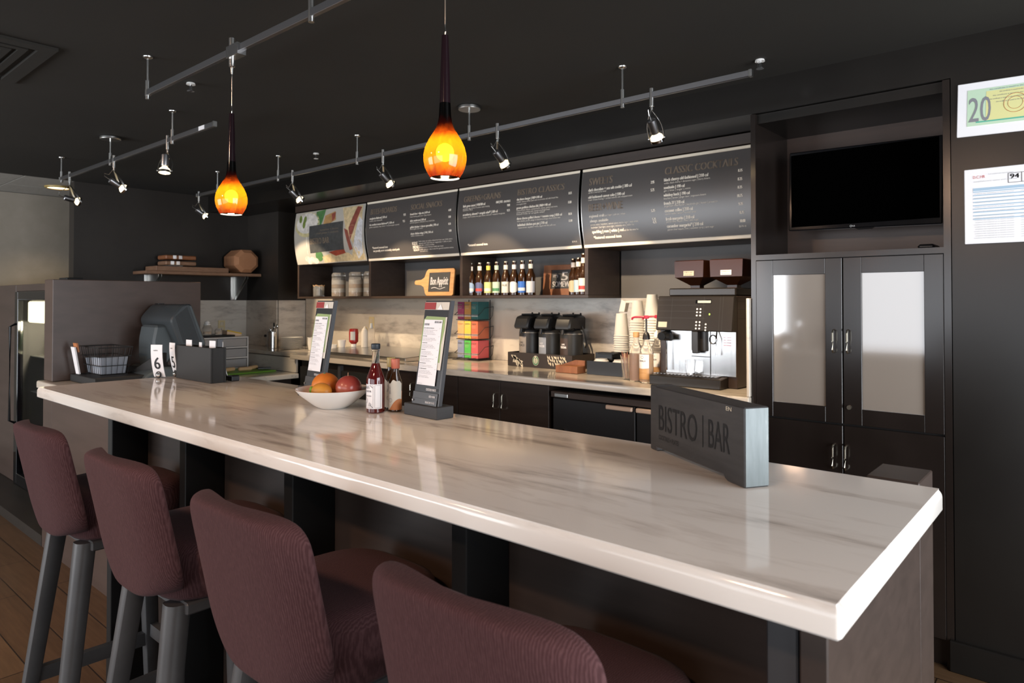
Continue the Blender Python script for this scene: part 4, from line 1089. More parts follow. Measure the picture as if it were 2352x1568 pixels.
for k, (xa, xb) in enumerate(((-1.735, -1.575), (-1.535, -1.367))):
    xm = (xa+xb)/2; ya, yb_ = EY0+.13, EY0+.33; ym = (ya+yb_)/2
    h = mb_at(o)
    q = lambda kx, ky, z: [(xm-kx, ym-ky, z), (xm+kx, ym-ky, z), (xm+kx, ym+ky, z), (xm-kx, ym+ky, z)]
    h.loft([q(.026, .026, 1.456), q(.026, .026, 1.470), q((xb-xa)/2, .10, 1.512), q((xb-xa)/2+.003, .10, 1.598), q((xb-xa)/2-.004, .093, 1.602)], smooth=False)
    h = h.build('bean_hopper', MT['hopper_brown'], t)
    mb_at(o).box(xm-.028, xm+.03, ya-.0035, ya-.0006, 1.520, 1.545).build('hopper_sticker', MT['tea_cream' if k == 0 else 'white_card'], h)
    b = mb_at(o); f = lambda u, v: (u, ya-.0042, v)
    put_text(b, 'DECAF' if k == 0 else 'ESPRESSO', xm-.022, xm+.024, 1.534, .006, f); put_text(b, 'whole bean', xm-.022, xm+.022, 1.524, .005, f); b.build('sticker_print', MT['ink'], h, recalc=False)
t = thing('shot_glass', 'small clear shot glass on the drip tray of the coffee machine', 'glass', (-1.585, 3.205, ZK+.062))
b = MB(); n = 20
b.lathe([(.020, 0), (.021, .002), (.026, .074), (.0245, .074), (.0195, .010), (.0, .010)], seg=10, cap=False); b.build('glass_body', MT['clear_glass'], t)

# ------------------------------------------------ left part of the back counter
t = thing('utensil_canister', 'steel canister of spoons and a black spatula on the back counter', 'canister', (-5.76, 3.30, ZK))
MB().lathe([(.042, .001), (.043, .003), (.043, .150), (.040, .150), (.040, .008), (.0, .008)], cap=False).build('canister_body', MT['steel'], t)
for k, (x, y, tx, l, m_) in enumerate(((-.015, .0, -.02, .165, 'chrome'), (.0, .01, .01, .19, 'nickel'), (.015, -.01, .035, .215, 'black_plastic'), (.02, .012, .04, .20, 'chrome'))):
    u = MB().cyl((x, y, .012), (x+tx*.7, y, l*.88), .004).sphere((x+tx, y, l), .014, sc=(1, .4, 1.5)).build('utensil', MT[m_]); u.location = (-5.76, 3.30, ZK)
    tag(u, ['round steel ladle standing in the canister, leftmost', 'thin metal whisk handle standing in the canister', 'black spatula handle standing in the steel canister', 'bright spoon standing at the right of the canister'][k], 'utensil', 'utensils in the canister')
PO = ['bottom', 'second', 'third', 'fourth', 'fifth', 'sixth', 'seventh', 'eighth', 'topmost']
pm = None
for k in range(9):
    if pm is None: pm = MB().lathe([(.055, 0), (.06, .001), (.098, .010), (.100, .0125), (.097, .0125), (.06, .004), (.0, .004)], seg=28, cap=False).build('dinner_plate', MT['white_glaze']); c = pm
    else: c = pm.copy(); C.objects.link(c)
    c.location = (-5.535, 3.36, ZK+.001+.0115*k); tag(c, 'white plate in the stack by the steel canister, %s%s' % (PO[k], '' if k in (0, 8) else ' from the bottom'), 'plate', 'stacked white plates')
pm = None
def cupm(r, h): return MB().lathe([(r*.72, 0), (r*.76, .002), (r, h), (r*.94, h), (r*.70, .006), (.0, .006)], seg=20, cap=False)
for k in range(4):
    if pm is None: pm = cupm(.045, .06).build('ceramic_cup', MT['white_glaze']); c = pm
    else: c = pm.copy(); C.objects.link(c)
    c.location = (-5.26, 3.40, ZK+.001+.017*k); tag(c, 'cream cup in the nested stack right of the plates, %s' % ('bottom', 'second', 'third', 'topmost')[k], 'cup', 'nested cream cups')
# steel prep lid with condiments
o = Vector((-4.4, 3.4, ZK)); b = mb_at(o); b.prism([(3.165, ZK+.001), (3.70, ZK+.001), (3.70, ZK+.050), (3.66, ZK+.050), (3.165, ZK+.028)], 'x', -4.88, -3.74, .003)
b = b.build('prep_station', MT['steel']); b.location = o; tag(b, 'long steel prep lid let into the back counter', 'prep lid')
def lid_z(y): return ZK+.0284+(y-3.165)*.0445
t = thing('ketchup_bottle', 'dark red squeeze bottle standing upside down on its white cap', 'bottle', (-4.86, 3.52, ZK+.0445))
t.location = (-4.80, 3.50, lid_z(3.50)); mat('ketchup_red', (.30, .018, .015), .25)
MB().lathe([(.020, 0), (.022, .002), (.022, .026)]).build('cap', MT['white_glaze'], t)
MB().lathe([(.020, .026), (.038, .045), (.040, .12), (.036, .150), (.030, .154)]).build('bottle_body', MT['ketchup_red'], t)
b = MB(); r_ = .0402; n = 8; b.loft([[(r_*math.cos(a), r_*math.sin(a), .06), (r_*math.cos(a), r_*math.sin(a), .13)] for a in [R(-80+60*i/n) for i in range(n+1)]], False, False, True); b.build('label_paper', MT['form_grey'], t, recalc=False)
def squeeze(loc, label, h, r, body, capm, tip):
    t = thing('squeeze_bottle', label, 'bottle', loc, 0, 'condiment bottles on the steel lid')
    MB().lathe([(r*.95, 0), (r, .003), (r, h*.72), (r*.8, h*.80)]).build('bottle_body', MT[body], t)
    MB().lathe([(r*.82, h*.78), (r*.82, h*.83), (.006, h*.97), (.003, h)] if tip else [(r*.5, h*.78), (r*.4, h*.9), (r*.4, h)]).build('cap', MT[capm], t)
mat('cap_yellow', (.75, .50, .05), .4); mat('squeeze_white', (.68, .63, .56), .4)
squeeze((-4.74, 3.58, lid_z(3.58)), 'small bottle with a yellow tip behind the red bottle', .165, .025, 'ketchup_red', 'cap_yellow', True)
squeeze((-4.69, 3.53, lid_z(3.53)), 'pale plastic squeeze bottle beside the red bottle', .175, .030, 'squeeze_white', 'squeeze_white', True)
squeeze((-4.64, 3.56, lid_z(3.56)), 'tall clear bottle at the right of the condiments', .20, .028, 'clear_plastic', 'form_grey', False)
for k, (x, y) in enumerate(((-4.98, 3.42), (-4.90, 3.45))):
    c = cupm(.036, .06).build('ramekin', MT['white_glaze']); c.location = (x, y, ZK+.001 if x < -4.9 else lid_z(3.45)); tag(c, 'small cream ramekin %s' % ('behind the left menu holder' if k == 0 else 'left of the red bottle'), 'ramekin', 'ramekins')
# drawer tower, glasses, cutting board on the prep counter
mat('frost_white', (.66, .62, .58), .35); mat('frost_drawer', (.36, .34, .33), .22)
DX, DY0, DY1 = -5.66, 2.52, 3.02
t = thing('drawer_tower', 'white plastic three-drawer tower on the prep counter', 'drawer unit', (-5.83, 2.77, .801)); o = Vector(t.location)
b = mb_at(o)
for y in (DY0, DY1-.012): b.box(-6.0, DX, y, y+.012, .802, 1.078, .002)
for z in (.802, .892, .981, 1.066): b.box(-6.0, DX, DY0+.012, DY1-.012, z, z+.012, .002)
b.box(-6.0, -5.99, DY0, DY1, .802, 1.078); b.build('frame', MT['frost_white'], t)
for z in (.816, .905, .994):
    d = mb_at(o).box(-5.985, DX-.006, DY0+.016, DY1-.016, z, z+.070, .004).build('drawer', MT['frost_drawer'], t)
    mb_at(o).box(DX-.0055, DX+.006, 2.74, 2.79, z+.002, z+.068, .003).build('drawer_pull', MT['label_grey'], d)
o = Vector((-5.83, 2.74, 1.079)); b = mb_at(o).box(-5.98, -5.66, 2.53, 2.90, 1.0795, 1.096, .005).build('black_tray', MT['black_plastic']); b.location = o; tag(b, 'flat black tray on top of the drawer tower', 'tray')
def jar2(loc, label, r, h, lid=None):
    t = thing('glass_jar', label, 'jar', loc, 0, 'glass jars on the drawer tower'); MB().lathe([(r*.9, 0), (r, .004), (r*1.05, h*.6), (r*.7, h*.95), (r*.72, h), (r*.66, h), (r*.9, h*.6), (r*.85, .008), (.0, .008)], cap=False).build('glass', MT['clear_plastic'], t)
    MB().lathe([(r*.80, .009), (r*.84, h*.35)]).build('contents', MT['stir_cream'], t)
    if lid: MB().sphere((0, 0, h+.02), .022, sc=(1, 1, .8)).lathe([(r*.7, h), (r*.7, h+.008), (.006, h+.01)]).build('lid', MT[lid], t)
jar2((-5.80, 2.60, 1.097), 'round glass jar nearest the register on the drawer tower', .045, .09)
jar2((-5.78, 2.71, 1.097), 'glass jar with white knob lid on the drawer tower', .040, .085, 'white_glaze')
jar2((-5.76, 2.80, 1.097), 'small glass cup right of the knob-lidded jar', .030, .055)
t = thing('yellow_packet', 'yellow edged packet lying at the end of the drawer tower', 'packet', (-5.80, 2.93, 1.079)); MB().loft([[(-.05, -.06, .001), (.05, -.06, .001), (.05, -.06, .05), (-.05, -.06, .055)], [(-.05, .07, .001), (.05, .07, .001), (.05, .07, .02), (-.05, .07, .025)]], smooth=False).build('packet_body', MT['stir_cream'], t); MB().tube([(.05, -.06, .052), (.05, .07, .022)], .006, 6).build('packet_edge', MT['cap_yellow'], t)
mat('lime_green', (.16, .36, .03), .45)
o = Vector((-5.42, 2.85, .801)); b = mb_at(o).box(-5.60, -5.22, 2.60, 3.03, .8015, .812, .003).build('cutting_board', MT['lime_green']); b.location = o; tag(b, 'bright green cutting board on the prep counter', 'cutting board')
mat('baguette', (.62, .40, .20), .7)
for k, (x, y, a, l) in enumerate(((-5.40, 2.72, 20, .10), (-5.36, 2.83, -10, .11), (-5.42, 2.93, 25, .11))):
    b = MB().loft([[(l*s, .016*q*math.cos(an), .016*q*math.sin(an)+.016) for an in [2*PI*i/12 for i in range(12)]] for s, q in ((-.5, .6), (-.42, 1), (.42, 1), (.5, .7))]).build('knife_handle' if False else 'bread_stick', MT['baguette']); b.location = (x, y, .8125); b.rotation_euler = (0, 0, R(90+a))
    tag(b, ['bread piece lying nearest the register on the green board', 'middle bread piece lying on the green board', 'bread piece lying beside the black knife handle'][k], 'bread', 'bread pieces on the green board')
b = MB().box(-.055, .055, -.012, .012, 0, .016, .005).build('knife_handle_black', MT['black_plastic']); b.name = 'knife'; b.location = (-5.36, 3.0, .8125); b.rotation_euler = (0, 0, R(70)); tag(b, 'black knife handle at the back of the green board', 'knife')
# hob-shaped grey glass lid leaning beside the canister
t = thing('pan_cover', 'clear glass lid leaning against the wall left of the canister', 'lid', (-6.02, 3.36, ZK+.001)); t.rotation_euler = (R(-22), 0, 0)
MB().loft([[(.085*math.cos(a), y, .086+.085*math.sin(a)) for a in [2*PI*k/24 for k in range(24)]] for y in (-.004, 0)]).build('glass', MT['clear_plastic'], t); MB().sphere((0, -.02, .10), .013).build('knob', MT['black_plastic'], t)
def outlet(loc, label, rz):
    t = thing('wall_outlet', label, 'outlet', loc, rz); mat('ivory', (.62, .52, .30), .5)
    MB().box(-.035, .035, -.006, -.0005, -.058, .058, .002).build('cover_plate', MT['ivory'], t)
    MB().box(-.016, .016, -.008, -.006, .008, .040, .003).box(-.016, .016, -.008, -.006, -.040, -.008, .003).build('sockets', MT['tea_cream'], t)
outlet((-6.485, 3.18, 1.14), 'ivory wall outlet on the backsplash above the glass jars', R(90))
outlet((-4.86, 3.7365, 1.19), 'ivory wall outlet on the backsplash behind the left menu holder', 0)

# ------------------------------------------------ shelf on the left wall
o = Vector((-6.35, 2.95, 1.65)); t = thing('bracket_shelf', 'narrow shelf on steel brackets on the left kitchen wall', 'shelf', o)
mb_at(o).box(-6.498, -6.21, 2.38, 3.44, 1.622, 1.648, .002).build('shelf_board', MT['board_wood'], t)
for y in (2.50, 3.30):
    b = mb_at(o); b.box(-6.498, -6.488, y-.026, y-.004, 1.395, 1.6215, .001).box(-6.498, -6.488, y+.004, y+.026, 1.395, 1.6215, .001)
    b.prism([(-6.488, 1.40), (-6.482, 1.40), (-6.25, 1.60), (-6.25, 1.6215), (-6.488, 1.6215)], 'y', y+.022, y+.026)
    b.prism([(-6.488, 1.40), (-6.482, 1.40), (-6.25, 1.60), (-6.25, 1.6215), (-6.488, 1.6215)], 'y', y-.004, y+.0)
    b.build('bracket', MT['nickel'], t)
o = Vector((-6.33, 2.84, 1.649)); b = mb_at(o).box(-6.46, -6.225, 2.47, 3.12, 1.649, 1.693, .003).build('serving_board', MT['board_wood']); b.location = o; tag(b, 'long thick wooden serving board lying on the bracket shelf', 'board')
for k in range(2):
    t = thing('glass_dish', ('lower','upper')[k] + ' small glass and wood dish stacked on the wooden serving board', 'dish', (-6.34, 2.66, 1.705+.052*k), 0, 'glass dishes on the serving board')
    MB().box(-.09, .09, -.10, .17, 0, .036, .008).build('dish_body', MT['red_wood' if k else 'board_wood'], t)
    MB().box(.0905, .0925, -.06+.02*k, -.03+.02*k, .004, .034).box(.0905, .0925, -.01+.02*k, .02+.02*k, .004, .034).build('glass_clips', MT['chrome'], t)
b = MB().box(-.06, .06, -.06, .06, .0, .0105).build('dish_foot', MT['jar_glass']); b.location = (-6.34, 2.66, 1.694); b.name = 'glass_plate'; tag(b, 'thin glass plate under the stacked dishes on the wooden board', 'plate')
t = thing('bread_cloche', 'faceted terracotta carton on its side at the right end of the bracket shelf', 'carton', (-6.34, 3.30, 1.649))
b = MB()
def octr(x, k): return [(x, .130*k*math.cos(a), .118+.118*k*math.sin(a)) for a in [2*PI*(i+.5)/8 for i in range(8)]]
b.loft([octr(-.12, .86), octr(-.10, 1.0), octr(.10, 1.0), octr(.13, .72)], smooth=False); b.build('carton_body', MT['terracotta'], t, auto=False)
b = MB()
for x in (-.05, .03): b.loft([octr(x, 1.006), octr(x+.004, 1.006)], cap=False, smooth=False)
b.build('seam', MT['board_wood'], t, auto=False)

# ================================================================== THINGS ON THE BAR
ZB = 1.067
# wooden sign block
A, Bp = Vector((-.756, 1.328)), Vector((-.47, 1.152)); ang = math.atan2(Bp.y-A.y, Bp.x-A.x); ln = (Bp-A).length
t = thing('bistro_sign', 'chunky dark wooden block sign reading BISTRO BAR near the right end of the bar', 'sign', (A.x, A.y, ZB), ang)
h = .139
MB().prism([(.030, .010), (ln-.062, .010), (ln-.058, .004), (ln-.05, .0005), (ln, .0005), (ln, h), (.030, h)], 'y', .0, .050, .002).build('block', [MT['sign_wood']], t)
MB().box(.001, .029, .004, .050, .0005, h+.001, .002).build('end_slat', MT['sign_wood'], t)
MB().box(ln-.0002, ln+.0012, .002, .048, .003, h-.002).build('weathered_end', MT['sign_end'], t)
mat('burnt', (.006, .006, .007), .5)
b = MB(); f = lambda u, v: (u, -.0008, v)
put_text(b, 'BISTRO', .045, .190, .050, .052, f); b.box(.209, .2105, -.001, -.0004, .046, .106); put_text(b, 'BAR', .228, .294, .050, .052, f)
put_text(b, 'COCKTAILS + PLATES', .045, .124, .030, .0095, f); b.build('burnt_lettering', MT['burnt'], t, recalc=False)
b = MB(); put_text(b, 'EN', ln-.052, ln-.036, h-.012, .007, f); b.build('chipped_mark', MT['tea_cream'], t, recalc=False)
# menu holders
mat('menu_paper', (.80, .80, .83), .5); mat('menu_dark', (.020, .021, .023), .35); mat('acrylic_grey', (.060, .062, .068), .25); mat('print_red', (.30, .03, .03), .45); mat('print_green', (.28, .38, .16), .5); mat('print_cream', (.60, .57, .50), .5)
def menu_holder(loc, rz, label):
    t = thing('menu_holder', label, 'menu holder', loc, rz, 'table menu holders on the bar')
    MB().box(-.074, .074, -.030, .030, 0, .033, .0015).build('wood_base', MT['slate_board'], t)
    k = math.tan(R(9))
    def pt(u, v, d=0): return (u + .0*v, -.012 + k*(v-.033) - d, v)    # leaning back
    def slab(u0, u1, v0, v1, d0, d1): 
        b = MB(); b.loft([[pt(u0, v0, d0), pt(u1, v0, d0), pt(u1, v0, d1), pt(u0, v0, d1)], [pt(u0, v1, d0), pt(u1, v1, d0), pt(u1, v1, d1), pt(u0, v1, d1)]], smooth=False); return b
    slab(-.054, .056, .030, .322, 0, -.006).build('back_board', MT['menu_dark'], t)
    slab(.0562, .062, .030, .322, .002, -.010).build('side_channel', MT['acrylic_grey'], t)
    slab(-.054, .055, .033, .048, .0050, .0040).build('front_leaf', MT['acrylic_grey'], t)
    slab(-.054, .055, .0482, .066, .0042, .0030).build('middle_leaf', MT['acrylic_grey'], t)
    slab(-.054, .055, .296, .318, .0018, .0004).build('top_photo', MT['print_cream'], t)
    b = slab(-.053, -.003, .297, .317, .0030, .0022); b.build('photo_berries', MT['print_red'], t)
    b = MB(); b.poly([pt(.006, .297, .0032), pt(.030, .297, .0032), pt(.019, .312, .0032)]); b.build('photo_triangle', MT['white_card'], t, recalc=False)
    b = MB()
    pts = [(-.050, .150), (-.052, .22), (-.050, .268), (-.044, .272), (-.040, .278), (.046, .276), (.047, .24), (.040, .20), (.043, .15)]
    b.poly([pt(u, v, .0020) for u, v in pts]); b.build('photo_leaves', MT['print_green'], t, recalc=False)
    b = MB(); b.poly([pt(u, v, .0018) for u, v in ((.030, .13), (.050, .13), (.053, .276), (.040, .276))]); b.build('photo_side', MT['print_cream'], t, recalc=False)
    slab(-.044, .036, .086, .268, .0042, .0030).build('menu_paper', MT['menu_paper'], t)
    b = MB(); f = lambda u, v: pt(u, v, .0050)
    put_text(b, 'BISTRO BAR', .004, .034, .259, .0055, f, .0002); put_text(b, 'COCKTAILS', -.041, -.019, .252, .0055, f, .0002)
    z = .243
    for i, (a, n) in enumerate((('BLACK CHERRY OLD-FASHIONED', 4), ('SOUTHSIDE', 3), ('WHISKEY BUCK', 3), ('FRENCH 77', 3), ('COCONUT COLLINS', 3), ('FRESH MARGARITA', 2), ('CUCUMBER MARGARITA', 3), ('', 2))):
        if a: put_text(b, a, -.041, -.041+.0016*len(a)+.004, z, .0026, f, .0001); put_text(b, '10', .029, .032, z, .0024, f); z -= .005
        for q in range(n):
            put_text(b, ['vodka, black cherry, demerara sugar', 'bright, full-bodied + lightly spicy', 'stirred and served over ice', 'with cherry bitters'][q % 4], -.041, .020-.006*((q*3+i) % 4), z, .0020, f); z -= .0039
        z -= .0022
    put_text(b, 'consumer advisory', -.041, -.018, .089, .0020, f)
    b.build('menu_print', MT['grey_ink'], t, recalc=False)
    b = MB(); f2 = lambda u, v: pt(u, v, .0058)
    put_text(b, 'COCKTAILS+SWEETS', .003, .047, .072, .0065, f2, .0002); put_text(b, 'BEER+WINE', .020, .047, .054, .0060, f2, .0002); put_text(b, 'SIGNATURE PLATES', .006, .047, .0375, .0055, f2, .0002)
    b.build('leaf_print', MT['white_card'], t, recalc=False)
    MB().cyl(pt(-.049, .042, .008), pt(-.049, .042, .0), .003).build('screw', MT['chrome'], t)
menu_holder((-1.436, 1.300, ZB+.0005), R(-4), 'table menu holder standing right of the bitters bottles on the bar')
menu_holder((-2.010, 1.315, ZB+.0005), R(-4), 'table menu holder standing behind the fruit bowl on the bar')
# fruit bowl and fruit
BX, BY = -1.766, 1.213
t = thing('fruit_bowl', 'shallow white bowl of fruit on the bar', 'bowl', (BX, BY, ZB+.0005))
b = MB().lathe([(.036, 0), (.040, .0), (.058, .010), (.098, .042), (.110, .056), (.1115, .058), (.109, .0585), (.096, .046), (.055, .016), (.030, .010), (.0, .010)], seg=48, cap=False)
b.build('bowl_body', MT['white_glaze'], t)
mat('rim_rust', (.36, .14, .05), .6); MB().tube(circ((0, 0, .0578), .1100, 64), .0009, 6, closed=True).build('rim_line', MT['rim_rust'], t)
def fruit(name, cat, label, loc, r, sc, stops, ns, tilt=0, bmp=.3, rough=.42):
    m = noisy(name+'_skin_%d' % len(MT), stops, nscale=ns, rough=rough, bmp=bmp)
    t = thing(name, label, cat, loc); t.rotation_euler = (R(tilt), R(tilt*.6), 0)
    MB().sphere((0, 0, 0), r, 28, 18, sc).build('flesh', m, t); return t
t = fruit('orange', 'orange', 'ripe orange in the white bowl, largest fruit', (BX-.048, BY+.006, ZB+.063), .041, (1.06, 1, .93), [(0.3, (.60, .13, .020)), (0.7, (.68, .24, .030))], 3, 10, .15)
MB().cyl((0, 0, .036), (0, 0, .039), .005, .003).build('navel', MT['green_print'], t)
t = fruit('lemon', 'lemon', 'small yellow orange fruit with a green spot at the front of the bowl', (BX+.000, BY-.040, ZB+.053), .029, (1.25, .95, .86), [(0.3, (.62, .20, .025)), (0.7, (.62, .32, .05))], 4, 0, .12)
MB().sphere((-.026, -.016, .002), .012, sc=(.7, .7, 1)).build('green_spot', MT['lime_green'], t)
t = fruit('apple', 'apple', 'streaked red apple at the right side of the bowl', (BX+.056, BY+.016, ZB+.064), .0385, (1.0, 1.0, .92), [(0.3, (.28, .03, .03)), (0.55, (.36, .07, .05)), (0.75, (.50, .20, .12))], 6, 8, 0, .25)
MB().cyl((0, 0, .032), (.003, 0, .046), .0016).build('stem', MT['board_wood'], t)
fruit('avocado', 'avocado', 'dark green avocado at the back of the bowl behind the orange', (BX-.002, BY+.056, ZB+.058), .031, (1.2, .9, .8), [(0.3, (.012, .016, .008)), (0.7, (.025, .030, .012))], 8, 0, .3)
# bitters bottles
mat('bitters_red', (.075, .004, .004), .06, spec=.7, coat=.4); mat('bitters_glass', (1, 1, 1), .03, trans=1, ior=1.2); mat('old_paper', (.58, .55, .48), .6); mat('rust_label', (.46, .17, .06), .5); mat('blue_cap', (.020, .028, .036), .4); mat('gold_cap', (.42, .30, .10), .4); mat('coral_cap', (.50, .14, .085), .45)
t = thing('bitters_bottle', 'red bitters bottle with a black cap and large white label', 'bottle', (-1.598, 1.242, ZB+.0005), R(-14), 'bitters bottles on the bar')
MB().lathe([(.0235, 0), (.0262, .003), (.0262, .094), (.0245, .104), (.0175, .121), (.0120, .138), (.0112, .1415)], seg=32).build('filled_body', MT['bitters_red'], t)
MB().lathe([(.0113, .1416), (.0095, .176), (.0118, .1765), (.0118, .181), (.0095, .182)], seg=24).build('clear_neck', MT['bitters_glass'], t)
MB().lathe([(.0125, .1825), (.0132, .184), (.0132, .196), (.0115, .198), (.0, .198)], seg=24).build('cap', MT['blue_cap'], t)
def wraplabel(r, z0, z1, a0, a1, mt, parent, name, fz0=None, fz1=None, n=24):
    b = MB(); g = []
    for i in range(n+1):
        a = R(a0+(a1-a0)*i/n); g.append([(r*math.cos(a), r*math.sin(a), fz0(i/n) if fz0 else z0), (r*math.cos(a), r*math.sin(a), fz1(i/n) if fz1 else z1)])
    b.loft(g, False, False, True); return b.build(name, mt, parent, recalc=False)
lb_ = wraplabel(.0266, .013, .083, -200, 20, MT['white_card'], t, 'label_paper')
b = MB(); rr = .0270; f = lambda u, v: (rr*math.sin(u/rr), -rr*math.cos(u/rr), v)
def seg(b, pts, w, f):                       # thin printed line through (u, v) points
    for (u0, v0), (u1, v1) in zip(pts[:-1], pts[1:]):
        n_ = max(1, int(abs(u1-u0)/.006))
        for i in range(n_):
            a, c = i/n_, (i+1)/n_; ua, va, uc, vc = u0+(u1-u0)*a, v0+(v1-v0)*a, u0+(u1-u0)*c, v0+(v1-v0)*c
            d = Vector((uc-ua, vc-va)); d.normalize(); nx, ny = -d.y*w, d.x*w
            b.poly([f(ua-nx, va-ny), f(uc-nx, vc-ny), f(uc+nx, vc+ny), f(ua+nx, va+ny)])
for u0, u1 in ((-.030, .024), (.029, .046)): seg(b, [(u0, .016), (u1, .016), (u1, .080), (u0, .080), (u0, .016)], .0004, f)
put_text(b, "PEYCHAUD'S", -.028, .012, .070, .0068, f, .0003); put_text(b, 'AROMATIC COCKTAIL', -.028, .019, .0605, .0050, f, .0003); put_text(b, 'bitters', -.020, -.006, .054, .0045, f); put_text(b, 'LIMITED EDITION', -.028, .018, .048, .0032, f, .0002)
seg(b, [(-.004+.0085*math.cos(2*PI*k/20), .036+.0085*math.sin(2*PI*k/20)) for k in range(21)], .0005, f); seg(b, [(-.004+.0055*math.cos(2*PI*k/20), .036+.0055*math.sin(2*PI*k/20)) for k in range(21)], .0004, f)
for k in range(7): seg(b, [(-.028+.004*k, .019+.002*(k % 2)), (-.024+.004*k, .026-.003*(k % 3))], .0004, f)
for k in range(6): seg(b, [(.008+.002*k, .020), (.012+.0012*k, .032-.001*k)], .0003, f)
for u, v in ((.019, .076), (.019, .020)): seg(b, [(u-.004, v+.003), (u, v), (u+.004, v-.003)], .001, f)
b.build('label_print', MT['grey_ink'], lb_, recalc=False)
def small_bitters(loc, rz, label, capm, paper, low):
    t = thing('bitters_bottle', label, 'bottle', loc, rz, 'bitters bottles on the bar')
    MB().lathe([(.0175, 0), (.0198, .003), (.0198, .076), (.0180, .090), (.0105, .112), (.0100, .124)], seg=28).build('glass', MT['beer_brown'], t)
    MB().lathe([(.0118, .1245), (.0124, .126), (.0128, .150), (.0120, .1525), (.0, .1525)], seg=24).build('cap', MT[capm], t)
    wraplabel(.0202, .006, .060, -200, 20, MT[low], t, 'lower_label')
    lb = wraplabel(.0206, .02, .08, -190, 10, MT[paper], t, 'paper_wrap', lambda s: .034-.028*math.exp(-((s-.35)/.22)**2)+.004*math.sin(9*s), lambda s: .088+.004*math.sin(11*s)+.003*math.sin(23*s))
    b = MB(); rr = .0210; f = lambda u, v: (rr*math.sin(u/rr-R(6)), -rr*math.cos(u/rr-R(6)), v)
    seg(b, [(.002+.006*math.cos(2*PI*k/18), .034+.006*math.sin(2*PI*k/18)) for k in range(19)], .0004, f); seg(b, [(.002+.004*math.cos(2*PI*k/18), .034+.004*math.sin(2*PI*k/18)) for k in range(19)], .0003, f)
    for k in range(6): seg(b, [(-.004+.0015*k, .052), (.001+.001*math.sin(k*3), .064), (-.002+.002*(k % 3), .074)], .0003, f)
    b.build('label_print', MT['grey_ink'], lb, recalc=False)
small_bitters((-1.570, 1.292, ZB+.0005), R(8), 'small bitters bottle with a coral cap and torn paper label', 'coral_cap', 'old_paper', 'rust_label')
small_bitters((-1.618, 1.315, ZB+.0005), R(30), 'small bitters bottle with a gold cap half hidden behind the red bottle', 'gold_cap', 'old_paper', 'old_paper')
# number-card box and table numbers
o = (-2.937, 1.247, ZB+.0005); t = thing('card_box', 'open black box of table number cards on the far end of the bar', 'box', o)
w, d, h = .309, .062, .137
MB().box(0, w, 0, .008, 0, h, .001).box(0, w, d-.008, d, 0, h, .001).box(0, .008, .0081, d-.0081, 0, h, .001).box(w-.008, w, .0081, d-.0081, 0, h, .001).box(.0081, w-.0081, .0081, d-.0081, 0, .008).build('box_body', MT['black_matte'], t)
def number_card(loc, rz, label, num=None, base='clip', hgt=.135, wid=.052, lean=1.0, flip=False):
    t = thing('table_number', label, 'table number', loc, rz, 'white curved table number cards')
    def c(u, v): return (u, lean*(.030 - .052*(v/hgt) + .030*(v/hgt)**2) - .02*lean, v)
    n = 12; b = MB(); b.loft([[(-wid/2, c(0, hgt*i/n)[1], hgt*i/n+.004), (wid/2, c(0, hgt*i/n)[1], hgt*i/n+.004), (wid/2, c(0, hgt*i/n)[1]+.0022, hgt*i/n+.004), (-wid/2, c(0, hgt*i/n)[1]+.0022, hgt*i/n+.004)] for i in range(n+1)], smooth=False)
    b.build('card', MT['white_card'], t)
    if num:
        b = MB(); f = lambda u, v: (u, c(u, v-.004)[1]-.0008, v)
        put_text(b, num, -.013, .013, .038, .048, f, .0012); put_text(b, 'table', -.014, .006, hgt-.022, .006, f); b.build('numeral', MT['ink'], t, recalc=False)
    if base == 'clip':
        b = MB(); b.tube([(.011*math.cos(a), c(0, .015)[1]-.003, .0135+.0125*math.sin(a)) for a in [2*PI*k/20 for k in range(20)]], .0022, 8, closed=True); b.build('clip_ring', MT['ink'], t)
        MB().sphere((0, c(0, .014)[1]-.003, .0125), .0095).build('clip_ball', MT['chrome'], t)
number_card((-2.985, 1.195, ZB+.0005), R(32), 'white table number card showing 6, standing on the bar', '6')
number_card((-2.985, 1.262, ZB+.0005), R(0), 'tan-lit table number card showing 5 beside the black box', '5', hgt=.140)
number_card((-2.70, 1.343, ZB+.0005), R(-26), 'table number card seen edge-on behind the black box', None, base='clip', hgt=.150)
for k, (x, r_) in enumerate(((.05, 3), (.155, -4), (.258, 5))):
    number_card((-2.937+x, 1.247+.034, ZB+.0095), R(r_), ['table number card at the left in the black box', 'small table number card in the middle of the black box', 'table number card at the right in the black box'][k], None, base=None, hgt=(.146, .140, .150)[k], wid=(.046, .026, .042)[k], lean=.35)
b = MB().box(-.022, .022, -.016, .016, 0, .022, .003).build('card_clip', MT['black_plastic']); b.location = (-2.655, 1.352, ZB+.0005); tag(b, 'small black clip block at the foot of the edge-on card', 'clip')

# ================================================================== REGISTER SIDE
ZL = .9405
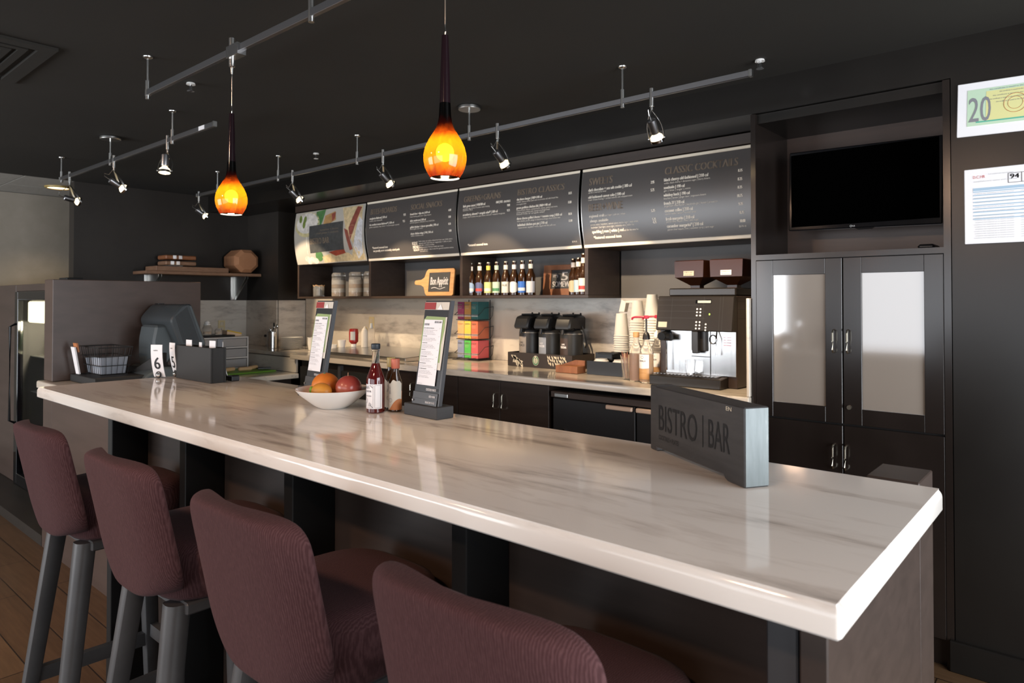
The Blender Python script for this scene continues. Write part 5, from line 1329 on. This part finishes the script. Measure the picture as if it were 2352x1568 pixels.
# point-of-sale terminal seen from behind
t = thing('register_terminal', 'dark slate register screen seen from behind, tilted on its stand', 'register', (-4.14, 1.68, ZL)); o = Vector((-4.14, 1.68, ZL))
prof = [(1.735, 1.372), (1.757, 1.366), (1.842, 1.140), (1.832, 1.118), (1.815, 1.108), (1.765, 1.112), (1.705, 1.128), (1.688, 1.150), (1.642, 1.262), (1.640, 1.285), (1.655, 1.310), (1.700, 1.362)]
b = mb_at(o); b.prism(prof, 'x', -4.36, -3.935, .008); b.build('monitor_case', MT['slate_dark'], t)
b = mb_at(o)
for k in range(13):
    s = .045*k/12
    p0 = (1.665+s*1.35, 1.300+s*1.2); p1 = (1.712+s*2.0, 1.150-s*.2)
    d = .0018
    b.prism([(p0[0], p0[1]), (p0[0]+d, p0[1]), (p1[0]+d, p1[1]), (p1[0], p1[1])], 'x', -3.9352, -3.9335)
b.build('vent_slots', MT['black_matte'], t)
b = mb_at(o); b.prism([(1.742, 1.358), (1.752, 1.358), (1.833, 1.140), (1.818, 1.140)], 'x', -3.9352, -3.9325); b.build('bezel_strip', MT['slate_plastic'], t)
b = mb_at(o); b.prism([(1.60, 1.25), (1.70, 1.25), (1.73, 1.15), (1.70, 1.08), (1.64, .99), (1.60, .985), (1.585, 1.06), (1.585, 1.17)], 'x', -4.24, -4.03, .012); b.build('stand_neck', MT['slate_plastic'], t)
b = mb_at(o); b.prism([(1.50, ZL+.0005), (1.83, ZL+.0005), (1.83, ZL+.03), (1.72, ZL+.075), (1.60, ZL+.08), (1.52, ZL+.04)], 'x', -4.33, -3.95, .010); b.build('stand_base', MT['slate_plastic'], t)
mb_at(o).box(-4.19, -4.14, 1.655, 1.69, 1.3675, 1.374, .002).build('cable_socket', MT['black_gloss'], t)
# wire basket of packets, printer wedge, tray, pen
t = thing('wire_basket', 'black wire basket holding packets beside the partition panel', 'basket', (-4.24, 1.42, ZL+.042)); b = MB()
for k, (z, q) in enumerate(((.0, .80), (.05, .90), (.10, .97), (.15, 1.0))):
    X, Y = .14*q, .085*q; b.tube([(-X, -Y, z), (X, -Y, z), (X, Y, z), (-X, Y, z)], .0022 if k < 3 else .0035, 6, closed=True)
for i in range(9):
    s = -1+2*i/8
    for sy in (-1, 1): b.tube([(s*.112, sy*.068, 0), (s*.14, sy*.085, .15)], .0014, 5)
for i in range(6):
    s = -1+2*i/5
    for sx in (-1, 1): b.tube([(sx*.112, s*.068, 0), (sx*.14, s*.085, .15)], .0014, 5)
b.build('wire_body', MT['black_matte'], t)
MB().loft([[(-.10, -.06, .004), (.10, -.06, .004), (.10, .06, .004), (-.10, .06, .004)], [(-.115, -.07, .085), (.115, -.07, .10), (.115, .07, .10), (-.115, .07, .085)]], smooth=False).build('packet_bundle', MT['label_grey'], t)
b = MB().loft([[(-.025, -.004, 0), (.025, -.004, 0), (.025, .004, 0), (-.025, .004, 0)], [(-.03, -.030, .15), (.03, -.030, .15), (.03, -.022, .15), (-.03, -.022, .15)]], smooth=False).build('white_sleeve', MT['white_card']); b.location = (-4.30, 1.298, ZL+.044); tag(b, 'tall white paper sleeve leaning at the left of the wire basket', 'sleeve')
b = MB().loft([[(-.026, -.003, 0), (.026, -.003, 0), (.026, .005, 0), (-.026, .005, 0)], [(-.029, -.012, .05), (.029, -.012, .05), (.029, -.004, .05), (-.029, -.004, .05)]], smooth=False).build('sugar_packets', MT['rust_label']); b.location = (-4.30, 1.286, ZL+.155); b.name = 'sugar_packet'; b.location = (-4.30, 1.2905, ZL+.165); tag(b, 'rust and white packet standing above the white sleeve', 'packet')
o = Vector((-4.2, 1.45, ZL)); b = mb_at(o).box(-4.375, -3.99, 1.28, 1.60, ZL+.0005, ZL+.041, .003).build('register_tray', MT['black_matte']); b.location = o; tag(b, 'flat black tray under the wire basket', 'tray')
b = MB().prism([(0, 0), (.20, 0), (.20, .115)], 'y', -.04, .04, .004).build('receipt_printer', MT['black_matte']); b.location = (-4.20, 1.55, ZL+.042); b.rotation_euler = (0, 0, R(25)); tag(b, 'black wedge-shaped card reader leaning beside the basket', 'card reader')
b = MB().tube([(.04*math.cos(R(a)), 0, .04*math.sin(R(a))) for a in range(10, 171, 16)], .006, 8).build('blue_strap', MT['royal_blue']); b.location = (-4.0, 1.632, ZL+.003); b.rotation_euler = (0, 0, R(40)); tag(b, 'small blue strap curled at the foot of the register', 'strap')
b = MB().sphere((0, 0, .03), .03, sc=(.8, .8, 1)).build('pepper', MT['lime_label']); b.name = 'lime_bottle'; b.location = (-4.10, 1.80, ZL+.10); b.name = 'tea_tin'; 
bpy.data.objects.remove(b)

# glass-door merchandiser fridge
FX0, FX1, FY = -6.05, -4.62, 1.42
t = thing('drink_fridge', 'tall glass-door drinks fridge glowing beside the partition panel', 'fridge', (-5.4, 1.75, .06)); o = Vector(t.location)
b = mb_at(o); b.box(FX0, FX0+.05, FY+.03, 1.93, .061, 1.455, .003).box(FX1-.05, FX1, FY+.03, 1.93, .061, 1.455, .003).box(FX0+.05, FX1-.05, FY+.03, 1.93, 1.40, 1.455, .003).box(FX0+.05, FX1-.05, FY+.03, 1.93, .061, .13, .003).box(FX0+.05, FX1-.05, 1.88, 1.93, .13, 1.40)
b.build('cabinet_body', MT['black_matte'], t)
mat('fridge_white', (.62, .60, .52), .5); mb_at(o).box(FX0+.052, FX1-.052, 1.86, 1.879, .131, 1.399).build('inner_back', MT['fridge_white'], t)
d = mb_at(o).box(FX0, FX0+.075, FY-.01, FY+.029, .061, 1.455, .004).box(FX1-.075, FX1, FY-.01, FY+.029, .061, 1.455, .004).box(FX0+.0751, FX1-.0751, FY-.01, FY+.029, 1.395, 1.455, .004).box(FX0+.0751, FX1-.0751, FY-.01, FY+.029, .061, .14, .004).build('door_frame', MT['black_gloss'], t)
mat('fridge_glass', (1, 1, 1), .0, trans=1, ior=1.02); mb_at(o).box(FX0+.076, FX1-.076, FY+.006, FY+.012, .141, 1.394).build('door_glass', MT['fridge_glass'], d)
mb_at(o).tube([(FX0+.0375, FY-.01, .5), (FX0+.0375, FY-.045, .52), (FX0+.0375, FY-.045, 1.2), (FX0+.0375, FY-.01, 1.22)], .009, 8).build('door_handle', MT['black_gloss'], d)
mat('light_box', (.9, .85, .6), .5, emit=(1.0, .90, .60), es=1.1); mb_at(o).box(FX0+.09, FX1-.09, FY+.05, FY+.09, 1.23, 1.385, .01).build('light_box', MT['light_box'], t)
b = mb_at(o)
for z in (.45, .72, .98): b.box(FX0+.06, FX1-.06, FY+.08, 1.85, z, z+.006)
b.build('shelves', MT['nickel'], t)
fr_l = bpy.data.lights.new('fridge_light', 'POINT'); fr_l.energy = 60; fr_l.color = (1.0, .88, .62); fr_l.shadow_soft_size = .05
fo = bpy.data.objects.new('fridge_light', fr_l); C.objects.link(fo); fo.location = (-5.3, FY+.16, 1.20)
mat('bottle_green', (.10, .26, .10), .2, trans=.3); mat('juice', (.55, .40, .12), .3); mat('milk_jug', (.60, .57, .48), .5)
FB = [(-5.55, 1.0-.014, 'bottle_green', 'green drink bottle on the top shelf inside the fridge'), (-5.75, .986, 'juice', 'amber drink bottle on the top shelf inside the fridge'), (-5.35, .986, 'bottle_green', 'green drink bottle half hidden by the partition inside the fridge'), (-5.6, .726, 'milk_jug', 'pale jug on the middle shelf inside the fridge'), (-5.8, .456, 'juice', 'amber drink bottle on the lower shelf inside the fridge'), (-5.5, .456, 'terracotta', 'orange carton-like bottle on the lower shelf inside the fridge')]
for x, z, m_, lb in FB:
    t = thing('drink_bottle', lb, 'bottle', (x, 1.62, z+.0005), 0, 'drinks in the fridge')
    MB().lathe([(.034, 0), (.038, .004), (.038, .12), (.030, .15), (.013, .175), (.013, .20)]).build('bottle_body', MT[m_], t); MB().lathe([(.0145, .195), (.0145, .212), (.0, .213)]).build('cap', MT['white_glaze'], t)
o = Vector((-6.8, 1.7, .06)); b = mb_at(o).box(XL+.01, FX0-.012, FY+.0, 1.90, .061, 1.505, .003).build('fridge_surround', MT['brown_panel']); b.location = o; tag(b, 'dark brown side panel left of the drinks fridge', 'panel')
o = Vector((-5.3, 1.7, 1.456)); b = mb_at(o).box(FX0-.012, FX1+.03, FY, 1.90, 1.4565, 1.505, .003).build('fridge_top', MT['brown_panel']); b.location = o; tag(b, 'dark brown board capping the drinks fridge', 'panel')
t = thing('sign_box', 'small white device box on top of the drinks fridge', 'device', (-5.55, 1.62, 1.5055)); MB().box(-.10, .10, -.05, .05, 0, .022, .003).build('box_body', MT['white_card'], t); MB().box(-.07, .10, -.05, .05, .0225, .045, .003).build('box_lid', MT['black_matte'], t)
# ================================================================== TRACK LIGHTS AND PENDANTS
def track(label, y, xa, xb, rods, canopy, z=2.224, mt='track_metal'):
    t = thing('light_track', label, 'light track', ((xa+xb)/2, y, z), 0, 'ceiling light tracks'); o = Vector(t.location)
    mb_at(o).box(xa, xb, y-.008, y+.008, z, z+.024, .0015).build('rail', MT[mt], t)
    for x in (xa, xb):
        mb_at(o).box(x-.006, x+.006, y-.0095, y+.0095, z-.0015, z+.0255, .001).build('end_cap', MT['nickel'], t)
    for x in rods:
        b = mb_at(o); b.cyl((x, y, z+.035), (x, y, ZC-.004), .0048, seg=10).cyl((x, y, z-.014), (x, y, z+.062), .0092, seg=14)
        r = b.build('support_rod', MT['nickel'], t)
        if x == canopy: mb_at(o).lathe([(.056, 0), (.058, .004), (.058, .014), (.05, .018)], c=(x, y, ZC-.0185), seg=28).build('canopy_disc', MT['nickel'], r)
        else: mb_at(o).lathe([(.007, 0), (.018, .006), (.019, .010)], c=(x, y, ZC-.0105), seg=16).build('ceiling_button', MT['nickel'], r)
    return t
track('nearest ceiling light track, carrying the two glass pendants', 1.13, -2.945, .35, [-2.945, -1.762, -.55], None)
track('long ceiling light track in front of the menu boards', 2.50, -5.52, -.99, [-5.175, -4.294, -3.40, -2.455, -1.544], -2.455)
tk = track('farthest left ceiling light track above the service counter', 1.54, -5.50, -3.22, [-5.479, -4.565, -3.69], -4.565)
mb_at(Vector(tk.location)).box(-3.37, -3.31, 1.5305, 1.5315, 2.226, 2.246).build('rating_sticker', MT['white_card'], tk)

mat('lamp_lit', (1, .9, .7), .5, emit=(1.0, .80, .48), es=14.0)
mat('lamp_glass_lit', (1, .9, .75), .3, emit=(1.0, .78, .45), es=2.2)
HEAD_W = 76.0
def head(label, x, y, aim, tilt, power=HEAD_W, zt=2.249, cone=52):
    """track spotlight: aim = compass bearing (deg, 0 = +x, 90 = +y), tilt = angle of the beam from straight down"""
    t = thing('track_spotlight', label, 'spotlight', (x, y, zt), R(aim-90), 'track spotlights')
    MB().cyl((0, 0, -.060), (0, 0, .014), .0098, seg=16).cyl((0, 0, -.075), (0, 0, -.060), .006, seg=12).build('stem', MT['nickel'], t)
    ty = R(26); l = .118
    C0 = Vector((0, 0, -.075)); E_ = C0 + Vector((0, math.sin(ty)*l, -math.cos(ty)*l))
    b = MB()
    for s in (-1, 1):
        pts = []
        for k in range(9):
            q = k/8; p = C0.lerp(E_, q) + Vector((s*.034*math.sin(min(1, q*1.35)*PI/2), 0, 0)); pts.append(p)
        rg = []
        for p in pts: rg.append([tuple(p+Vector((-.0012, -.005, 0))), tuple(p+Vector((.0012, -.005, 0))), tuple(p+Vector((.0012, .005, 0))), tuple(p+Vector((-.0012, .005, 0)))])
        b.loft(rg, smooth=False); b.cyl(E_+Vector((s*.031, 0, 0)), E_+Vector((s*.038, 0, 0)), .005, seg=10)
    b.build('yoke', MT['nickel'], t)
    tt = R(tilt); d = Vector((0, math.sin(tt), -math.cos(tt)))
    q = d.to_track_quat('Z', 'Y').to_matrix().to_4x4()
    b = MB(); b.T = Matrix.Translation(E_) @ q
    b.lathe([(.014, -.088), (.0185, -.084), (.0185, -.028), (.017, -.024), (.010, -.022)], seg=20)
    body = b.build('lamp_can', MT['track_metal'], t)
    b = MB(); b.T = Matrix.Translation(E_) @ q
    b.lathe([(.012, -.022), (.026, -.008), (.0285, .006), (.0275, .006), (.0245, -.006), (.011, -.018)], seg=24, cap=False); b.build('reflector', MT['lamp_glass_lit'], body)
    b = MB(); b.T = Matrix.Translation(E_) @ q
    b.lathe([(.0285, .000), (.0305, .000), (.0305, .012), (.0285, .012)], seg=28, cap=False); b.build('trim_ring', MT['chrome'], body)
    b = MB(); b.T = Matrix.Translation(E_) @ q
    b.sphere((0, 0, -.002), .0085, 12, 8); b.build('bulb', MT['lamp_lit'], body)
    p0 = E_ - d*.086
    b = MB(); b.tube([tuple(p0), tuple(p0 - d*.02 + Vector((0, -.012, .008))), tuple(p0 + Vector((.0, -.03, .035))), tuple(C0 + Vector((.0, -.028, -.03))), tuple(C0 + Vector((.0, -.006, .004)))], .0022, 6); b.build('cable_loop', MT['nickel'], t)
    ld = bpy.data.lights.new('spot_beam', 'SPOT'); ld.energy = power; ld.color = (1.0, .76, .50); ld.spot_size = R(cone); ld.spot_blend = .35; ld.shadow_soft_size = .012
    lo = bpy.data.objects.new('spot_beam', ld); C.objects.link(lo)
    M_ = Matrix.Rotation(R(aim-90), 4, 'Z')
    dw = (M_ @ d.to_4d().to_3d().to_4d()).to_3d() if False else (M_.to_3x3() @ d)
    lo.location = Vector((x, y, zt)) + M_.to_3x3() @ (E_ + d*.02)
    lo.rotation_euler = dw.to_track_quat('-Z', 'Y').to_euler()
    return t
head('leftmost spotlight of the long track, near the tall corner of the kitchen', -5.487, 2.5, 75, 55)
head('spotlight of the long track aimed at the food photo board', -4.112, 2.5, 80, 50)
head('spotlight of the long track between the two glass pendants', -3.153, 2.5, 85, 50)
head('spotlight of the long track just right of the nearer pendant', -2.26, 2.5, 85, 50)
head('largest-looking spotlight, rightmost on the long track above the cocktail board', -1.405, 2.5, 95, 42)
head('far spotlight pointing sideways at the left end of the farthest track', -5.305, 1.54, 90, 78, 12)
head('spotlight on the farthest track next to its ceiling disc', -4.503, 1.54, 85, 58)
head('spotlight on the farthest track hanging straight with its lit ring facing the camera', -3.747, 1.54, -38, 8, 16)

# glass pendants
m = bpy.data.materials.new('pendant_glass'); m.use_nodes = True; MT['pendant_glass'] = m
nt = m.node_tree; nt.nodes.remove(nt.nodes['Principled BSDF']); out = nt.nodes['Material Output']
tc = N(m, 'ShaderNodeTexCoord'); sp = N(m, 'ShaderNodeSeparateXYZ'); L(m, tc.outputs['Object'], sp.inputs[0])
nz = noise(m, coords(m, (1, 1, .22)), 75, 4, .7)
ad = N(m, 'ShaderNodeMath', operation='MULTIPLY_ADD'); L(m, nz, ad.inputs[0]); ad.inputs[1].default_value = .060; L(m, sp.outputs['Z'], ad.inputs[2])
mr = N(m, 'ShaderNodeMapRange'); L(m, ad.outputs[0], mr.inputs[0]); mr.inputs[1].default_value = .025; mr.inputs[2].default_value = .185
col = ramp(m, mr.outputs[0], [(0.0, (.55, .035, .015)), (.10, (.70, .12, .02)), (.22, (.95, .42, .02)), (.55, (1.0, .50, .015)), (.72, (.75, .12, .012)), (.86, (.12, .006, .004)), (1.0, (.004, .002, .003))])
sc_ = N(m, 'ShaderNodeMix', data_type='RGBA', blend_type='MULTIPLY'); sc_.inputs[0].default_value = 1; L(m, col, sc_.inputs[6]); sc_.inputs[7].default_value = (.034, .034, .034, 1)
tr = N(m, 'ShaderNodeBsdfTranslucent'); L(m, sc_.outputs[2], tr.inputs[0])
gl = N(m, 'ShaderNodeBsdfGlossy'); gl.inputs['Roughness'].default_value = .08; gl.inputs[0].default_value = (1, 1, 1, 1)
tp = N(m, 'ShaderNodeBsdfTransparent'); L(m, col, tp.inputs[0])
m1 = N(m, 'ShaderNodeMixShader'); m1.inputs[0].default_value = .022; L(m, tr.outputs[0], m1.inputs[1]); L(m, tp.outputs[0], m1.inputs[2])
m2 = N(m, 'ShaderNodeMixShader'); m2.inputs[0].default_value = .045; L(m, m1.outputs[0], m2.inputs[1]); L(m, gl.outputs[0], m2.inputs[2])
wd_ = N(m, 'ShaderNodeBsdfDiffuse'); wd_.inputs[0].default_value = (.030, .026, .020, 1)
ge = N(m, 'ShaderNodeNewGeometry'); m3 = N(m, 'ShaderNodeMixShader'); L(m, ge.outputs['Backfacing'], m3.inputs[0]); L(m, m2.outputs[0], m3.inputs[1]); L(m, wd_.outputs[0], m3.inputs[2])
m3b = N(m, 'ShaderNodeAddShader')
L(m, m2.outputs[0], out.inputs['Surface'])
mat('bulb_glow', (1, .9, .7), .5, emit=(1.0, .66, .34), es=330.0)
mat('pendant_stem', (.010, .004, .006), .12, spec=.6)
mat('pendant_lip', (.5, .5, .5), .4, emit=(1.0, .86, .62), es=1.6)
def pendant(label, x, adaptor=True):
    y = 1.13; z0 = 1.682
    t = thing('glass_pendant', label, 'pendant lamp', (x, y, z0), 0, 'blown glass pendants over the bar')
    pr = [(.0345, 0), (.0405, .010), (.0475, .024), (.0515, .042), (.0515, .056), (.0475, .074), (.0390, .092), (.0290, .108), (.0215, .120), (.0172, .132), (.0145, .150), (.0130, .180)]
    b = MB(); b.lathe(pr, seg=40, cap=False); b.build('glass_shade', MT['pendant_glass'], t, recalc=True)
    MB().lathe([(.0130, .180), (.0122, .22), (.0100, .29), (.0084, .338), (.0080, .343), (.003, .344)], seg=24).build('neck', MT['pendant_stem'], t)
    MB().sphere((0, 0, .062), .0215, 20, 14).build('bulb', MT['bulb_glow'], t)
    MB().lathe([(.009, .083), (.009, .18)], seg=12).build('lamp_socket', MT['pendant_stem'], t)
    MB().lathe([(.0322, .0015), (.0345, .0), (.0352, .002), (.0328, .004)], seg=40, cap=False).build('lip_ring', MT['pendant_lip'], t)
    MB().tube([(.0, 0, .343), (.0018, 0, .352), (.0004, 0, .37), (0, 0, .47), (0, 0, .53)], .0017, 6).build('cord', MT['nickel'], t)
    MB().lathe([(.0035, .478), (.0055, .50), (.010, .504), (.010, .512)], seg=16).cyl((0, 0, .512), (0, 0, .600), .0105, seg=16).build('connector', MT['nickel'], t)
    MB().box(-.012, .066, -.016, .016, .530, .570, .001).build('transformer_box', MT['steel'], t)
pendant('blown glass pendant lamp, the smaller-looking one at the left', -2.240)
pendant('blown glass pendant lamp, the nearer and larger-looking one', -1.191)

# ceiling fittings
def sprinkler(x, y, label):
    t = thing('sprinkler', label, 'sprinkler', (x, y, ZC), 0, 'ceiling sprinklers')
    MB().lathe([(.020, -.008), (.018, -.0005)], seg=18).build('escutcheon', MT['white_glaze'], t)
    MB().box(-.008, -.005, -.003, .003, -.034, -.008).box(.005, .008, -.003, .003, -.034, -.008).cyl((0, 0, -.03), (0, 0, -.008), .003).lathe([(.016, -.038), (.016, -.035)], seg=16).build('nozzle', MT['chrome'], t)
sprinkler(-3.154, 1.396, 'white ceiling sprinkler just under the nearest light track')
sprinkler(-4.02, 2.62, 'ceiling sprinkler behind the long light track')
sprinkler(-1.07, 2.80, 'ceiling sprinkler beside the right end of the long light track')
t = thing('ceiling_vent', 'square dark ceiling air vent at the upper left', 'vent', (-3.44, .53, ZC-.001))
b = MB()
for k, s in enumerate((.33, .25, .205, .16, .115, .07)):
    w = .055 if k == 0 else .028; z = -.012 if k == 0 else -.010
    for bx in ((-s, s, s-w, s), (-s, s, -s, -s+w), (-s, -s+w, -s+w, s-w), (s-w, s, -s+w, s-w)): b.box(bx[0], bx[1], bx[2], bx[3], z, -.0005)
b.build('louvre_frame', MT['ceiling'], t)
t = thing('recessed_downlight', 'round brass-lit downlight in the pale tile ceiling at the left', 'downlight', (-6.92, 1.92, ZC))
MB().lathe([(.085, -.016), (.10, -.012), (.102, .0), (.07, .0)], seg=32, cap=False).build('trim_ring', MT['gold_cap'], t)
mat('downlight_lens', (1, .9, .7), .5, emit=(1.0, .80, .45), es=3.0); MB().lathe([(.0, -.010), (.083, -.010)], seg=32, cap=False).build('lens', MT['downlight_lens'], t)
ld = bpy.data.lights.new('downlight_beam', 'SPOT'); ld.energy = 40; ld.color = (1, .74, .42); ld.spot_size = R(100); ld.spot_blend = 1.0; ld.shadow_soft_size = .06
lo = bpy.data.objects.new('downlight_beam', ld); C.objects.link(lo); lo.location = (-6.92, 1.92, ZC-.03); lo.rotation_euler = (0, R(8), 0)

# added downlights, unseen behind and beside the camera, to warm the bar top
for k, (x, y) in enumerate(((-.75, -.75), (-2.3, -.75), (-3.9, -.35))):
    t = thing('recessed_downlight', 'added unseen ceiling downlight over the seating side, %s' % ('nearest the side window', 'middle one', 'nearest the drinks fridge')[k], 'downlight', (x, y, ZC), 0, 'added downlights over the seating side')
    MB().lathe([(.085, -.012), (.10, -.008), (.102, -.0005), (.07, -.0005)], seg=32, cap=False).build('trim_ring', MT['nickel'], t)
    MB().lathe([(.0, -.004), (.083, -.004)], seg=32, cap=False).build('lens', MT['downlight_lens'], t)
    ld = bpy.data.lights.new('downlight_beam', 'SPOT'); ld.energy = 80; ld.color = (1, .62, .40); ld.spot_size = R(84); ld.spot_blend = .6; ld.shadow_soft_size = .08
    lo = bpy.data.objects.new('downlight_beam', ld); C.objects.link(lo); lo.location = (x, y, ZC-.02); lo.rotation_euler = (R(52), 0, 0)
